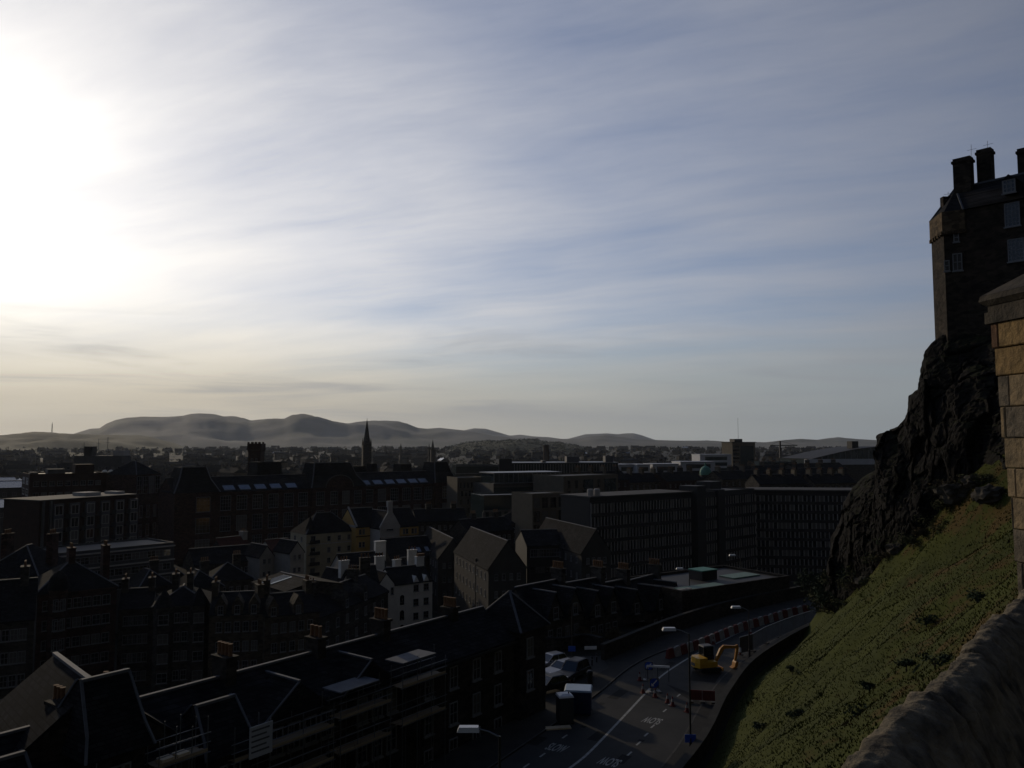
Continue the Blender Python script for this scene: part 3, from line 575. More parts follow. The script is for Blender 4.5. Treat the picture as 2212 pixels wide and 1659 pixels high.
# ---------------------------------------------------------------- city buildings
WCACHE = {}
def win(root, side, s, z, w, h, dim, cols=2, rows=2, sill=.12, fr=.08, m=None, name='window', pane=True):
    key = (round(w, 2), round(h, 2), cols, rows, sill, fr, m.name if m else 0)
    if key not in WCACHE: WCACHE[key] = winmesh(w, h, cols, rows, sill, fr, m=m)
    f, g, g2 = WCACHE[key]
    if rnd.random() < .22: g = g2
    loc, rz = {'f': ((s, 0, z), 0), 'l': ((0, s, z), -math.pi / 2), 'r': ((dim[0], s, z), math.pi / 2)}[side]
    o = link(name, f, root, loc, (0, 0, rz))
    if pane: link('pane', g, o)
    return o
def bld(name, label, cat, x0, Y0, x1, Y1, ye, depth, wall, base=57.0, roof=None, rise=3.0, rmat=None, over=.25, group=None, ridge=True):
    """front wall from pixel column x0 at distance Y0 to x1 at Y1; its eaves are seen at row ye over x0"""
    p0, p1 = pY(x0, ye, Y0), pY(x1, ye, Y1); z = p0.z; a = Vector((p1.x - p0.x, p1.y - p0.y, 0)); w = a.length; a.normalize()
    root = empty(name, (p0.x, p0.y, base), math.atan2(a.y, a.x), label, cat, group); h = z - base; d = depth; dim = (w, d, h)
    rmat = rmat or M['slate']; mb = MB(); mb.box(0, 0, 0, w, d, h)
    if roof == 'gable': mb.poly([(0, 0, h), (0, d, h), (0, d / 2, h + rise - .1), (w, 0, h), (w, d, h), (w, d / 2, h + rise - .1)], [(0, 1, 2), (3, 5, 4)])
    if roof == 'gablef': mb.poly([(0, 0, h), (w, 0, h), (w / 2, 0, h + rise - .1), (0, d, h), (w, d, h), (w / 2, d, h + rise - .1)], [(0, 1, 2), (3, 5, 4)])
    if roof == 'flat':
        t = .3; ph = .5
        for q in ((0, 0, w, t), (0, d - t, w, d), (0, t, t, d - t), (w - t, t, w, d - t)): mb.box(q[0], q[1], h + .002, q[2], q[3], h + ph)
    mb.build('wall', wall, root)
    rf = None; o = over; mb = MB(); th = .22
    if roof == 'gable':
        k = rise / (d / 2)
        for s in (0, 1):
            y0, y1 = (-o, d / 2) if s == 0 else (d + o, d / 2); z0 = h - o * k
            mb.prism([(-o * .4, y0, z0), (w + o * .4, y0, z0), (w + o * .4, y1, h + rise), (-o * .4, y1, h + rise)], (0, 0, th))
        rf = mb.build('roof', rmat, root)
        if ridge: MB().box(-o * .4, d / 2 - .16, h + rise + th - .02, w + o * .4, d / 2 + .16, h + rise + th + .12).build('ridge', M['lead'], rf)
    elif roof == 'gablef':
        k = rise / (w / 2)
        for s in (0, 1):
            q0, q1 = (-o, w / 2) if s == 0 else (w + o, w / 2); z0 = h - o * k
            mb.prism([(q0, -o * .4, z0), (q0, d + o * .4, z0), (q1, d + o * .4, h + rise), (q1, -o * .4, h + rise)], (0, 0, th))
        rf = mb.build('roof', rmat, root)
        if ridge: MB().box(w / 2 - .16, -o * .4, h + rise + th - .02, w / 2 + .16, d + o * .4, h + rise + th + .12).build('ridge', M['lead'], rf)
    elif roof == 'hip':
        r = min(w, d) / 2; P = [(-o, -o, h), (w + o, -o, h), (w + o, d + o, h), (-o, d + o, h)]
        A, B = ((r, d / 2, h + rise), (w - r, d / 2, h + rise)) if w > d else ((w / 2, r, h + rise), (w / 2, d - r, h + rise))
        f = [(0, 1, 5, 4), (1, 2, 5), (2, 3, 4, 5), (3, 0, 4), (3, 2, 1, 0)] if w > d else [(0, 1, 4), (1, 2, 5, 4), (2, 3, 5), (3, 0, 4, 5), (3, 2, 1, 0)]
        if abs(w - d) < .4: f = [(0, 1, 4), (1, 2, 4), (2, 3, 4), (3, 0, 4), (3, 2, 1, 0)]; B = A
        mb.poly(P + [A, B], f); rf = mb.build('roof', rmat, root)
        if ridge:
            mb = MB(); u = Vector((0, 0, .05))
            for p, q in ((P[0], A), (P[1], B if w > d else A), (A, B)):
                p, q = Vector(p) + u, Vector(q) + u
                if (q - p).length > .5: mb.bar(p, q, .24, .14)
            mb.build('ridge', M['lead'], rf)
    elif roof == 'flat':
        rf = MB().box(.3, .3, h + .002, w - .3, d - .3, h + .12).build('roof', rmat, root)
    root['_dim'] = dim; return root, dim, rf
def rows(root, dim, side, n, zs, w, h, s0=None, s1=None, skip=(), **k):
    L_ = dim[0] if side == 'f' else dim[1]; s0 = .9 if s0 is None else s0; s1 = L_ - .9 if s1 is None else s1; c = 0
    for z in zs:
        for i in range(n):
            c += 1
            if c in skip: continue
            win(root, side, s0 + (s1 - s0) * (i + .5) / n, z, w, h, dim, **k)
def stack(root, x, y, z0, z1, w, d, m, pots=4, axis='x', potm=None, ph=.8):
    mb = MB(); mb.box(x - w / 2, y - d / 2, z0, x + w / 2, y + d / 2, z1); mb.box(x - w / 2 - .1, y - d / 2 - .1, z1 + .002, x + w / 2 + .1, y + d / 2 + .1, z1 + .18); o = mb.build('chimney', m, root)
    for i in range(pots):
        t = (i + .5) / pots - .5; mb = MB(); mb.lathe([(.13, z1 + .18), (.16, z1 + .25), (.12, z1 + .4), (.13, z1 + .18 + ph), (.16, z1 + .2 + ph)], 8, (x + t * w, y) if axis == 'x' else (x, y + t * d)); mb.build('chimney_pot', potm or M['pot'], o)
    return o
M['pot'] = mat('clay_pot', (0.1583, 0.09048, 0.04524), .85, (0.1131, 0.05655, 0.03016), 2)
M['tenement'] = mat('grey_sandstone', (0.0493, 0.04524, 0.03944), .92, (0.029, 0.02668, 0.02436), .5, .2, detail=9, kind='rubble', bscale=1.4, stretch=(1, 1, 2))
M['buff'] = mat('buff_sandstone', (0.0754, 0.06264, 0.04524), .92, (0.0493, 0.0406, 0.03016), .5, .2, detail=9, kind='rubble', bscale=1.4, stretch=(1, 1, 2))
M['redstone'] = mat('red_sandstone', (0.0493, 0.02784, 0.02204), .92, (0.03016, 0.01856, 0.01566), .4, .15, detail=9, kind='rubble', bscale=1.4, stretch=(1, 1, 2))
M['harl'] = mat('grey_harling', (0.05437, 0.0522, 0.04785), .95, (0.04133, 0.03915, 0.03697), .5, .1)
M['limewash'] = mat('white_limewash', (0.6696, 0.648, 0.5832), .9, (0.54, 0.5184, 0.4644), .5, .1)
M['cream'] = mat('cream_render', (0.3305, 0.2916, 0.2041), .9, (0.2624, 0.2333, 0.1652), .4)
M['yellow'] = mat('yellow_render', (0.4082, 0.2624, 0.08748), .9, (0.3305, 0.2138, 0.0729), .4)
M['palew'] = mat('pale_render', (0.3499, 0.3305, 0.3013), .9, (0.2916, 0.2722, 0.2527), .4)
M['concrete'] = mat('concrete', (0.0928, 0.0899, 0.087), .9, (0.0696, 0.0667, 0.0638), .4)
M['darkclad'] = mat('dark_cladding', (.022, .021, .020), .7, (.016, .015, .015), .5)
M['brick'] = mat('brown_brick', (0.0493, 0.029, 0.02204), .9, (0.0319, 0.02088, 0.0174), .6)
M['stonew'] = mat('pale_stone_cladding', (0.116, 0.1015, 0.0754), .9, (0.0928, 0.0812, 0.0638), .4)
M['felt'] = mat('roof_felt', (0.029, 0.029, 0.03016), .7, (0.0203, 0.0203, 0.02088), .4)
M['greencu'] = mat('green_copper', (.06, .20, .15), .7, (.05, .16, .12), .5)
M['bluegl'] = mat('curtain_glass', (.020, .032, .034), .12, (.014, .022, .024), .3, spec=.7)
M['skylight'] = mat('skylight_glass', (.72, .76, .74), .25, spec=1.0, metal=.25)
def college():
    lab = 'very long red sandstone college with mansard pavilions and tall mullioned windows'
    r, dim, rf = bld('college', lab, 'college', 375, 290, 985, 375, 1067, 16, M['redstone'], roof='gable', rise=5.2, ridge=True, over=.4)
    w, d, h = dim; gw = M['greywood']
    xs = lambda px: (lambda u: (u * 290 - (-122.1)) )(0) if 0 else None
    p0 = Vector(r.location); ang = r.rotation_euler.z; e = Vector((math.cos(ang), math.sin(ang), 0))
    def sx(px):                                # pixel column -> distance along the front
        u = (px - CX) / FPX; cz = math.cos(PITCH); u = ray(px, 1060).x / ray(px, 1060).y
        return (u * p0.y - p0.x) / (e.x - u * e.y)
    for a, b, t0, t1, hh, nm in ((375, 470, 397, 449, 9.3, 'pavilion'), (671, 787, 684, 762, 10.0, 'pavilion'), (937, 986, 945, 972, 9.5, 'pavilion')):
        A, B, A1, B1 = sx(a), sx(b), sx(t0), sx(t1); mb = MB(); y0 = -1.2
        mb.box(A, y0, 0, B, d * .8, h + .2); wl = mb.build('pavilion', M['redstone'], r)
        mb = MB(); mb.frus((A - .4, y0 - .4, B + .4, d * .8), h + .2, (A + (A1 - A) * .6, y0 + 2.2, B - (B - B1) * .6, d * .7), h + 4.8); mb.frus((A + (A1 - A) * .6, y0 + 2.2, B - (B - B1) * .6, d * .7), h + 4.802, (A1, y0 + 3.4, B1, d * .65), h + hh); rf2 = mb.build('pavilion_roof', M['slate'], wl)
        mb = MB()
        for P in ([(A - .4, y0 - .42, h + .25), (A + (A1 - A) * .6, y0 + 2.18, h + 4.85), (A1, y0 + 3.38, h + hh + .05)], [(B + .4, y0 - .42, h + .25), (B - (B - B1) * .6, y0 + 2.18, h + 4.85), (B1, y0 + 3.38, h + hh + .05)]):
            mb.bar(P[0], P[1], .45, .25); mb.bar(P[1], P[2], .45, .25)
        mb.bar((A1, y0 + 3.4, h + hh + .1), (B1, y0 + 3.4, h + hh + .1), .4, .3); mb.build('lead_hip', M['lead'], wl)
    # arched gable of the middle pavilion
    A, B = sx(700), sx(758); mb = MB(); c = (A + B) / 2; ra = (B - A) / 2
    mb.prism([(A, -1.6, h - .5), (B, -1.6, h - .5)] + [(c + ra * math.cos(t), -1.6, h + ra * .78 * math.sin(t)) for t in [math.pi * k / 16 for k in range(17)]], (0, 3, 0)); g = mb.build('arched_gable', M['redstone'], r)
    mb = MB(); L_ = [(c + (ra + .25) * math.cos(t), -1.75, h + (ra * .78 + .25) * math.sin(t)) for t in [math.pi * k / 16 for k in range(17)]]
    for p, q in zip(L_, L_[1:]): mb.bar(p, q, .3, .3)
    mb.build('gable_coping', M['concrete'], g)
    zr = [h - 6.9, h - 14.6, h - 21]; hs = [5.4, 5.6, 4.2]
    for px, w_, lift in [(437, 5.2, 1)] + [(x, 4.0, 0) for x in (488, 523, 557, 591, 624, 655)] + [(689, 3.6, 1), (719, 3.3, 1), (744, 3.3, 1), (770, 3.6, 1)] + [(x, 4.0, 0) for x in (797, 825, 852, 878, 902, 925)] + [(961, 4.4, 1)]:
        for k in range(3):
            o = win(r, 'f', sx(px), zr[k], w_, hs[k], dim, 4 if w_ > 3.5 else 3, 4, sill=.1, fr=.13, m=gw)
            if lift: o.location.y = -1.2
    for px in (498, 532, 566, 599, 633, 793, 820, 846, 871, 896, 918):
        mb = MB(); x = sx(px); k = 5.2 / (d / 2); y0, y1 = .5, 2.9; mb.prism([(x - 2.1, y0, h + y0 * k + .24), (x + 2.1, y0, h + y0 * k + .24), (x + 2.1, y1, h + y1 * k + .24), (x - 2.1, y1, h + y1 * k + .24)], (0, 0, .12)); mb.build('skylight', M['skyl2'], rf)
    MB().box(0, -.5, h - .6, w, 0, h - .1).build('cornice', M['redstone'], r)
    for a, b, y, dd, z0, z1 in ((586, 648, 14, 10, 4, 10.5), (800, 836, 15, 8, 3, 8), (838, 858, 14, 6, 3, 9), (905, 935, 15, 8, 3, 8.5)):
        mb = MB(); mb.frus((sx(a), y, sx(b), y + dd), h + z0 - 5, (sx(a) + 1, y + 1, sx(b) - 1, y + dd - 1), h + z1); mb.build('rear_roof', M['slate'], r)
M['skyl2'] = mat('dull_skylight', (.16, .18, .21), .25, spec=.8)
college()
def tower_and_left():
    r, dim, rf = bld('brick_tower', 'square dark brick tower with crenellated head rising behind the college roof', 'tower', 536, 345, 563, 345, 975, 5.4, M['brick'], roof=None)
    w, d, h = dim; mb = MB(); mb.frus((0, 0, w, d), h, (-.35, -.35, w + .35, d + .35), h + .6); mb.box(-.35, -.35, h + .602, w + .35, d + .35, h + 3.3)
    for k in range(4):
        x = -.35 + (w + .7) * k / 4
        for y in (-.35, d - .15): mb.box(x + .1, y, h + 3.302, x + .9, y + .5, h + 4.0)
    mb.build('battlement', M['brick'], r)
    rows(r, dim, 'f', 2, [h - 6], .9, 3, pane=False)
    # glazed studio wing left of the college
    r, dim, rf = bld('studio_wing', 'dark wing with tall pale glazed panels under a clipped slate roof', 'building', 295, 300, 347, 312, 1026, 14, M['redstone'], roof='hip', rise=5)
    for i in range(4): win(r, 'f', dim[0] * (i + .5) / 4, dim[2] - 7.2, dim[0] / 4 - .5, 6.6, dim, 2, 4, 0, .12, m=M['greywood'])
    rows(r, dim, 'f', 3, [dim[2] - 16, dim[2] - 23], 1.6, 4.5, fr=.12, m=M['greywood'])
    # brown brick block with plant rooms
    r, dim, rf = bld('hospital_block', 'brown brick flat roofed block with a square plant room on top', 'building', 64, 290, 226, 305, 1027, 20, M['brick'], roof='flat', rmat=M['felt'])
    w, d, h = dim; MB().box(w * .62, 4, h + .12, w * .88, 10, h + 3.6).build('plant_room', M['brick'], r); MB().box(w * .25, 3, h + .12, w * .48, 9, h + 2.0).build('plant_room', M['concrete'], r); MB().box(w * .02, 2, h + .12, w * .12, 8, h + 1.0).build('plant_room', M['concrete'], r)
    rows(r, dim, 'f', 9, [h - 4, h - 8, h - 12], 1.8, 1.7); rows(r, dim, 'l', 2, [h - 3.4, h - 7.4], 5.5, 2.4, fr=.3, m=M['palew'])
    mb = MB(); mb.tube([(w * .07, 1, h), (w * .07, 1, h + 8)], .06, 5); mb.build('mast', M['steel'], r)
    r, dim, rf = bld('hospital_block', 'long low dark block with a row of white skylight domes along its roof', 'building', 226, 318, 345, 335, 1023, 18, M['brick'], roof='flat', rmat=M['felt'])
    w, d, h = dim
    for k in range(8): MB().lathe([(1.0, h + .1), (1.0, h + .7), (.85, h + 1.0), (.5, h + 1.3), (.1, h + 1.4)], 12, (w * (.04 + .105 * k), 2)).build('skylight_dome', M['limewash'], r)
    rows(r, dim, 'f', 8, [h - 4, h - 8], 1.8, 1.8)
    r, dim, rf = bld('hospital_block', 'grey concrete block with stepped plant storeys and masts on the skyline', 'building', 124, 430, 268, 430, 1001, 22, M['concrete'], roof='flat', rmat=M['felt'])
    w, d, h = dim; MB().box(w * .2, 3, h + .12, w * .92, 14, h + 4).build('plant_room', M['concrete'], r); MB().box(w * .76, 5, h + 4.002, w * .92, 12, h + 7).build('plant_room', M['palew'], r); MB().box(w * .32, 5, h + 4.002, w * .44, 10, h + 9).build('plant_room', M['darkclad'], r)
    rows(r, dim, 'f', 10, [h - 3.2], 1.4, 1.4)
    for x, z in ((.3, 11), (.52, 13), (.66, 14)):
        mb = MB(); mb.tube([(w * x, 6, h), (w * x, 6, h + z)], .12, 5); mb.tube([(w * x - 1.2, 6, h + z * .8), (w * x + 1.2, 6, h + z * .8)], .08, 5); mb.build('mast', M['steel'], r)
    # modern flats with balconies
    r, dim, rf = bld('balcony_flats', 'five storey modern flats with pale window bays between dark recessed balconies', 'flats', 86, 200, 292, 225, 1087, 14, M['brick'], roof='flat', rmat=M['felt'])
    w, d, h = dim
    MB().box(-.3, -.5, h + .502, w + .3, d + .3, h + .75).build('roof_edge', M['concrete'], r)
    for i in range(6):
        x = w * (.17 + .16 * i)
        for k in range(4):
            z = h - 3.4 - 3.3 * k; mb = MB(); mb.box(x - 1.35, -.6, z - .9, x + 1.35, -.002, z + 2.9); f = mb.build('window_bay', M['greypan'], r); win(r, 'f', x, z + .1, 2.1, 2.4, dim, 2, 1, 0, .12, m=M['palew']).location.y = -.6
            if i < 5: MB().box(x + 1.6, -1.2, z - .9, x + w * .16 - 1.6, -.003, z - .7).box(x + 1.6, -1.2, z - .69, x + w * .16 - 1.6, -1.12, z + .3).build('balcony', M['darkclad'], r)
    for x0 in (.02, .09): MB().box(w * x0, -.55, 3, w * x0 + .5, -.004, h + .4).build('pier', M['concrete'], r)
    MB().box(w * .55, 4, h + .12, w * .72, 9, h + 1.6).build('plant_room', M['palew'], r); MB().box(w * .9, 4, h + .12, w * .99, 9, h + 1.4).build('plant_room', M['palew'], r)
    # low slab with ribbon windows
    r, dim, rf = bld('office_slab', 'low white banded slab with ribbon windows below the balcony flats', 'building', 105, 175, 376, 196, 1202, 14, M['palew2'], roof='flat', rmat=M['felt'])
    w, d, h = dim
    for k in range(3): rows(r, dim, 'f', 14, [h - 2.6 - 3.2 * k], 1.9, 1.6, fr=.1, sill=0, m=M['greywood'])
    for k in range(3): MB().box(-.1, -.35, h - .45 - 3.2 * k, w + .1, -.002, h - .15 - 3.2 * k).build('band', M['palew'], r)
M['greypan'] = mat('grey_panel', (0.087, 0.087, 0.0928), .7, (0.0696, 0.0696, 0.0725), .5)
M['palew2'] = mat('grey_slab', (0.058, 0.058, 0.058), .8, (0.0464, 0.0464, 0.0464), .5)
tower_and_left()
def office_grid(r, dim, side, x0, x1, z0, z1, nb, ns, fin, cap=100, name='window', wallm=None):
    """pale vertical fins and dark spandrels; every opening between two fins is a window"""
    w = (x1 - x0) / nb; h = (z1 - z0) / ns; mb = MB()
    for i in range(nb + 1): x = x0 + i * w; mb.box(x - .13, -.32, z0, x + .13, -.002, z1)
    mb.build('concrete_fins', fin, r); mb = MB()
    for k in range(ns + 1): z = z0 + k * h; mb.box(x0 - .1, -.36, z - .3, x1 + .1, -.003, z + (.66 if k < ns else .2))
    mb.build('spandrels', M['darkclad'], r)
    f = MB().box(-w / 2 + .15, -.10, 0, w / 2 - .15, -.002, h - .85).mesh('window', M['glass']); f2 = MB().box(-w / 2 + .15, -.10, 0, w / 2 - .15, -.002, h - .85).mesh('window', M['blind']); n = 0; rest = MB()
    order = sorted([(k, i) for k in range(ns) for i in range(nb)], key=lambda t: (-t[0], abs(t[1] - 1)))
    for k, i in order:
        x, z = x0 + (i + .5) * w, z0 + k * h + .64; n += 1
        if n <= cap: link('window', f2 if rnd.random() < .2 else f, r, (x, 0, z))
        else: rest.m = int(rnd.random() < .2); rest.box(x - w / 2 + .15, -.10, z, x + w / 2 - .15, -.002, z + h - .85)
    if rest.v: o = rest.build('windows', [M['glass'], M['blind']], r); o['kind'] = 'stuff'
def offices():
    fin = mat('pale_fin_concrete', (.27, .255, .235), .85, (.20, .19, .175), .25)
    r, dim, rf = bld('office_block', 'left wing of the big fin fronted office block, receding behind the gabled harled houses', 'office block', 1274, 214, 1491, 237, 1079, 12, M['darkclad'], roof='flat', rmat=M['felt'], base=55)
    w, d, h = dim; office_grid(r, dim, 'f', .3, w - .3, 1.5, h - .9, 33, 8, fin)
    MB().box(-.3, -.6, h + .502, w + .3, d + .3, h + .8).build('roof_edge', M['concrete'], r)
    for x in (.03, .09): MB().lathe([(.9, h + .1), (.9, h + 2.3), (.7, h + 2.6)], 12, (w * x + 1, 2.2)).build('water_tank', M['palew'], r)
    r, dim, rf = bld('office_block', 'right wing of the fin fronted office block, its wide front square on beside the crag', 'office block', 1630, 262, 1875, 258, 1063, 14, M['darkclad'], roof='flat', rmat=M['felt'], base=55)
    w, d, h = dim; office_grid(r, dim, 'f', .3, w - .3, 2.5, h - .7, 26, 9, fin)
    MB().box(-.3, -.6, h + .502, w + .3, d + .3, h + .85).build('roof_edge', M['concrete'], r)
    r, dim, rf = bld('office_block', 'narrow middle wing of the fin fronted office block between two dark stair towers', 'office block', 1518, 241, 1630, 262, 1067, 12, M['darkclad'], roof='flat', rmat=M['felt'], base=55)
    w, d, h = dim; office_grid(r, dim, 'f', .3, w * .22, 1.5, h - .9, 5, 8, fin, 40); office_grid(r, dim, 'f', w * .36, w - .3, 1.5, h - .9, 13, 8, fin, 60)
    MB().box(w * .23, -1.0, 0, w * .35, 4, h + 1.0).build('stair_tower', M['darkclad'], r); MB().box(-4.8, -1.2, 0, -.2, 5, h + 2.5).build('stair_tower', M['darkclad'], r)
    MB().box(w * .3, 3, h + .12, w * .5, 8, h + 3.2).build('plant_room', M['darkclad'], r)
    # dark brick gable left of it and the glassy terraced offices behind
    r, dim, rf = bld('brick_block', 'plain dark brown block closing the left end of the fin fronted offices', 'building', 1212, 226, 1272, 217, 1084, 12, M['brick'], roof='flat', rmat=M['felt'], base=55)
    r, dim, rf = bld('terraced_offices', 'stepped glass office with a green glazed top terrace behind the brown block', 'offices', 1066, 330, 1216, 345, 1048, 22, M['stonew2'], roof='flat', rmat=M['felt'])
    w, d, h = dim
    for k in range(4): MB().box(.3, -.15, h - 3.6 - 3.9 * k, w - .3, -.002, h - 1.0 - 3.9 * k).build('window_band', M['bluegl'], r)
    o = MB().box(1, 1.5, h + .6, w * .98, 14, h + 4.6).build('glass_storey', M['bluegl'], r); mb = MB()
    for i in range(15): x = 1 + (w * .98 - 1) * i / 14; mb.box(x - .08, 1.38, h + .6, x + .08, 1.5, h + 4.6)
    mb.build('mullions', M['steel'], o); MB().box(.4, .8, h + 4.61, w, 15, h + 4.95).build('roof_edge', M['steel'], r); MB().box(-.2, -.7, h + .502, w + .2, 1, h + .85).build('roof_edge', M['steel'], r)
    r, dim, rf = bld('terraced_offices', 'tall pale stone corner of the stepped offices with narrow vertical windows', 'offices', 1217, 318, 1335, 338, 1031, 18, M['stonew'], roof='flat', rmat=M['felt'])
    w, d, h = dim; rows(r, dim, 'f', 7, [h - 4.5 - 4 * k for k in range(6)], 1.5, 3.2, sill=0, m=M['stonew'])
    for x0, x1 in ((.36, .52), (.74, .95)): MB().box(w * x0, -.3, h - 13, w * x1, -.002, h - 1.2).build('bay_window', M['bluegl'], r)
    r, dim, rf = bld('terraced_offices', 'long glazed top storey office on the skyline with small white plant boxes', 'offices', 1105, 430, 1335, 440, 1003, 24, M['bluegl'], roof='flat', rmat=M['felt'])
    w, d, h = dim; mb = MB()
    for i in range(40): mb.box(w * i / 39 - .1, -.2, 3, w * i / 39 + .1, -.002, h)
    mb.build('mullions', M['steel'], r); MB().box(-.3, -.5, h + .502, w + .3, 20, h + .9).build('roof_edge', M['steel'], r)
    for x, ww, hh in ((.53, 7, 3.2), (.9, 4.5, 3.4), (.3, 2, 1)): MB().box(w * x, 4, h + .9, w * x + ww, 9, h + .9 + hh).build('plant_room', M['greypan'], r)
    r, dim, rf = bld('plant_tower', 'black windowless cube standing on the glassy office roofs', 'building', 1078, 400, 1106, 400, 994, 8, M['darkclad'], roof='flat', rmat=M['felt'])
    r, dim, rf = bld('grid_offices', 'pale stone framed block with a grid of big square windows beside the dark brown block', 'offices', 1150, 255, 1221, 262, 1070, 12, M['stonew'], roof='flat', rmat=M['felt'])
    w, d, h = dim; rows(r, dim, 'f', 4, [h - 4.2 - 4.2 * k for k in range(5)], w / 4 - .75, 3.4, s0=0, s1=w, sill=0, m=M['stonew'])
    r, dim, rf = bld('terraced_offices', 'low dark glass slab with a pale colonnade in front of the stepped offices', 'offices', 1045, 285, 1152, 292, 1074, 14, M['bluegl'], roof='flat', rmat=M['felt'])
    w, d, h = dim; mb = MB()
    for i in range(9): x = w * i / 8; mb.box(x - .5, -.5, h - 9.5, x + .5, -.002, h - 5.2)
    mb.build('colonnade', M['concrete'], r); MB().box(-.2, -.7, h - 5.2, w, 0, h - 4.6).build('roof_edge', M['concrete'], r); MB().box(-.2, -.7, h + .502, w, 1, h + .8).build('roof_edge', M['steel'], r)
    r, dim, rf = bld('cream_flats', 'cream block with staggered slit windows right of the college', 'flats', 988, 345, 1048, 350, 1034, 14, M['stonew'], roof='flat', rmat=M['felt'])
    w, d, h = dim
    for k in range(5):
        for i in range(4): win(r, 'f', w * (.12 + .13 * i + (.05 if k % 2 else 0)), h - 4 - 3.6 * k, .9, 2.4, dim, 1, 1, 0, .1, m=M['stonew'])
    for k in range(5): MB().box(w * .66, -.12, h - 4 - 3.6 * k, w * .96, -.002, h - 1.4 - 3.6 * k).build('window_band', M['bluegl'], r)
    r, dim, rf = bld('glass_offices', 'dark glazed offices with a flat roof over the cream block by the college', 'offices', 985, 420, 1076, 425, 1006, 16, M['bluegl'], roof='flat', rmat=M['felt'])
    w, d, h = dim; mb = MB()
    for k in range(4): mb.box(-.2, -.35, h - .3 - 4 * k, w, -.002, h + .02 - 4 * k)
    mb.build('floor_edges', M['steel'], r)
    # white framed offices along the skyline
    for i, (x0, x1, Y, ye, lab) in enumerate(((1336, 1372, 520, 1006, 'white framed office with dark glass, leftmost of the white skyline offices'), (1376, 1404, 520, 1006, 'narrow office with white side walls and blue glass between white skyline offices'), (1410, 1466, 525, 1005, 'white portal framed office with a big dark glass front'), (1470, 1545, 530, 1000, 'broad white office with curved roof edge left of the slab tower'), (1512, 1580, 600, 984, 'upper white office storey with dark band behind the curved one'))):
        r, dim, rf = bld('white_offices', lab, 'offices', x0, Y, x1, Y + 4, ye, 16, M['whitepan'], roof='flat', rmat=M['felt'], group=None)
        w, d, h = dim
        for k in range(4): MB().box(w * .16, -.15, h - 3.5 - 4.2 * k, w * .86, -.002, h - .9 - 4.2 * k).build('window_band', M['bluegl'], r)
        MB().box(-.3, -.6, h + .502, w + .3, d, h + .9).build('roof_edge', M['whitepan'], r)
    r, dim, rf = bld('slab_tower', 'dark slab tower with pale end walls standing above the skyline', 'tower block', 1582, 700, 1631, 706, 957, 18, M['stonew'], roof='flat', rmat=M['felt'])
    w, d, h = dim; MB().box(w * .34, -.25, 2, w * .92, -.002, h - 2.5).build('glass_front', M['bluegl'], r); MB().box(-.8, -.8, h + .502, w + .8, d, h + 1.0).build('roof_edge', M['darkclad'], r); MB().box(w * .2, 4, h + 1.0, w * .55, 12, h + 3.6).build('plant_room', M['darkclad'], r)
    for k in range(12): MB().box(w * .02, -.12, h - 4 - 3.3 * k, w * .3, -.003, h - 2.3 - 3.3 * k).build('window', M['glass'], r)
    mb = MB(); mb.tube([(w * .48, 8, h), (w * .48, 8, h + 22)], .12, 5); mb.build('mast', M['steel'], r)
    r, dim, rf = bld('arched_roof_hall', 'glazed hall with a long rising curved roof and a white base beside the crag', 'hall', 1750, 620, 1925, 640, 991, 40, M['bluegl'], roof=None)
    w, d, h = dim; top = [(x * w, h + 9.5 * math.sin(x * math.pi * .52)) for x in [i / 14 for i in range(15)]]
    mb = MB(); mb.prism([(0, 0, h)] + [(x, 0, z - .4) for x, z in top] + [(w, 0, h)], (0, d, 0)); g = mb.build('glass_front', M['bluegl'], r)
    mb = MB()
    for (a, b), (c, e) in zip(top, top[1:]): mb.prism([(a, -2, b), (c, -2, e), (c, -2, e - .5), (a, -2, b - .5)], (0, d, 0))
    mb.build('roof', M['felt'], r); mb = MB()
    for x, z in top[2:]: mb.box(x - .2, -.3, h - 6, x + .2, -.004, z - .5)
    mb.build('mullions', M['steel'], g); MB().box(-6, -4, h - 4.6, w * .75, -1, h - .3).build('white_base', M['whitepan'], r); MB().box(-5.5, -3.5, 0, w * .75, -1, h - 4.602).build('lower_storey', M['tenement'], r); MB().box(w * .6, 8, h + 4, w * .68, 14, h + 13.5).build('plant_room', M['darkclad'], r)
    r, dim, rf = bld('shed', 'flat building with a pale curved canopy right of the slab tower', 'building', 1648, 560, 1722, 560, 999, 20, M['bluegl'], roof='flat', rmat=M['lead'])
    r, dim, rf = bld('copper_dome_building', 'dark stone building carrying a small green copper dome', 'building', 1515, 470, 1560, 470, 1028, 14, M['tenement'], roof='flat', rmat=M['felt'])
    w, d, h = dim; MB().lathe([(3.4, h + .1), (3.5, h + 2), (3.2, h + 3.2), (2.4, h + 4.6), (1.2, h + 5.4), (.5, h + 5.6), (.5, h + 7.5)], 14, (w * .3, 5)).build('dome', M['greencu'], r)
M['stonew2'] = mat('grey_stone_cladding', (0.0696, 0.0667, 0.0609), .8, (0.0522, 0.05104, 0.0464), .4)
M['whitepan'] = mat('white_panel', (0.3888, 0.4018, 0.4277), .6, (0.324, 0.337, 0.3629), .3)
offices()
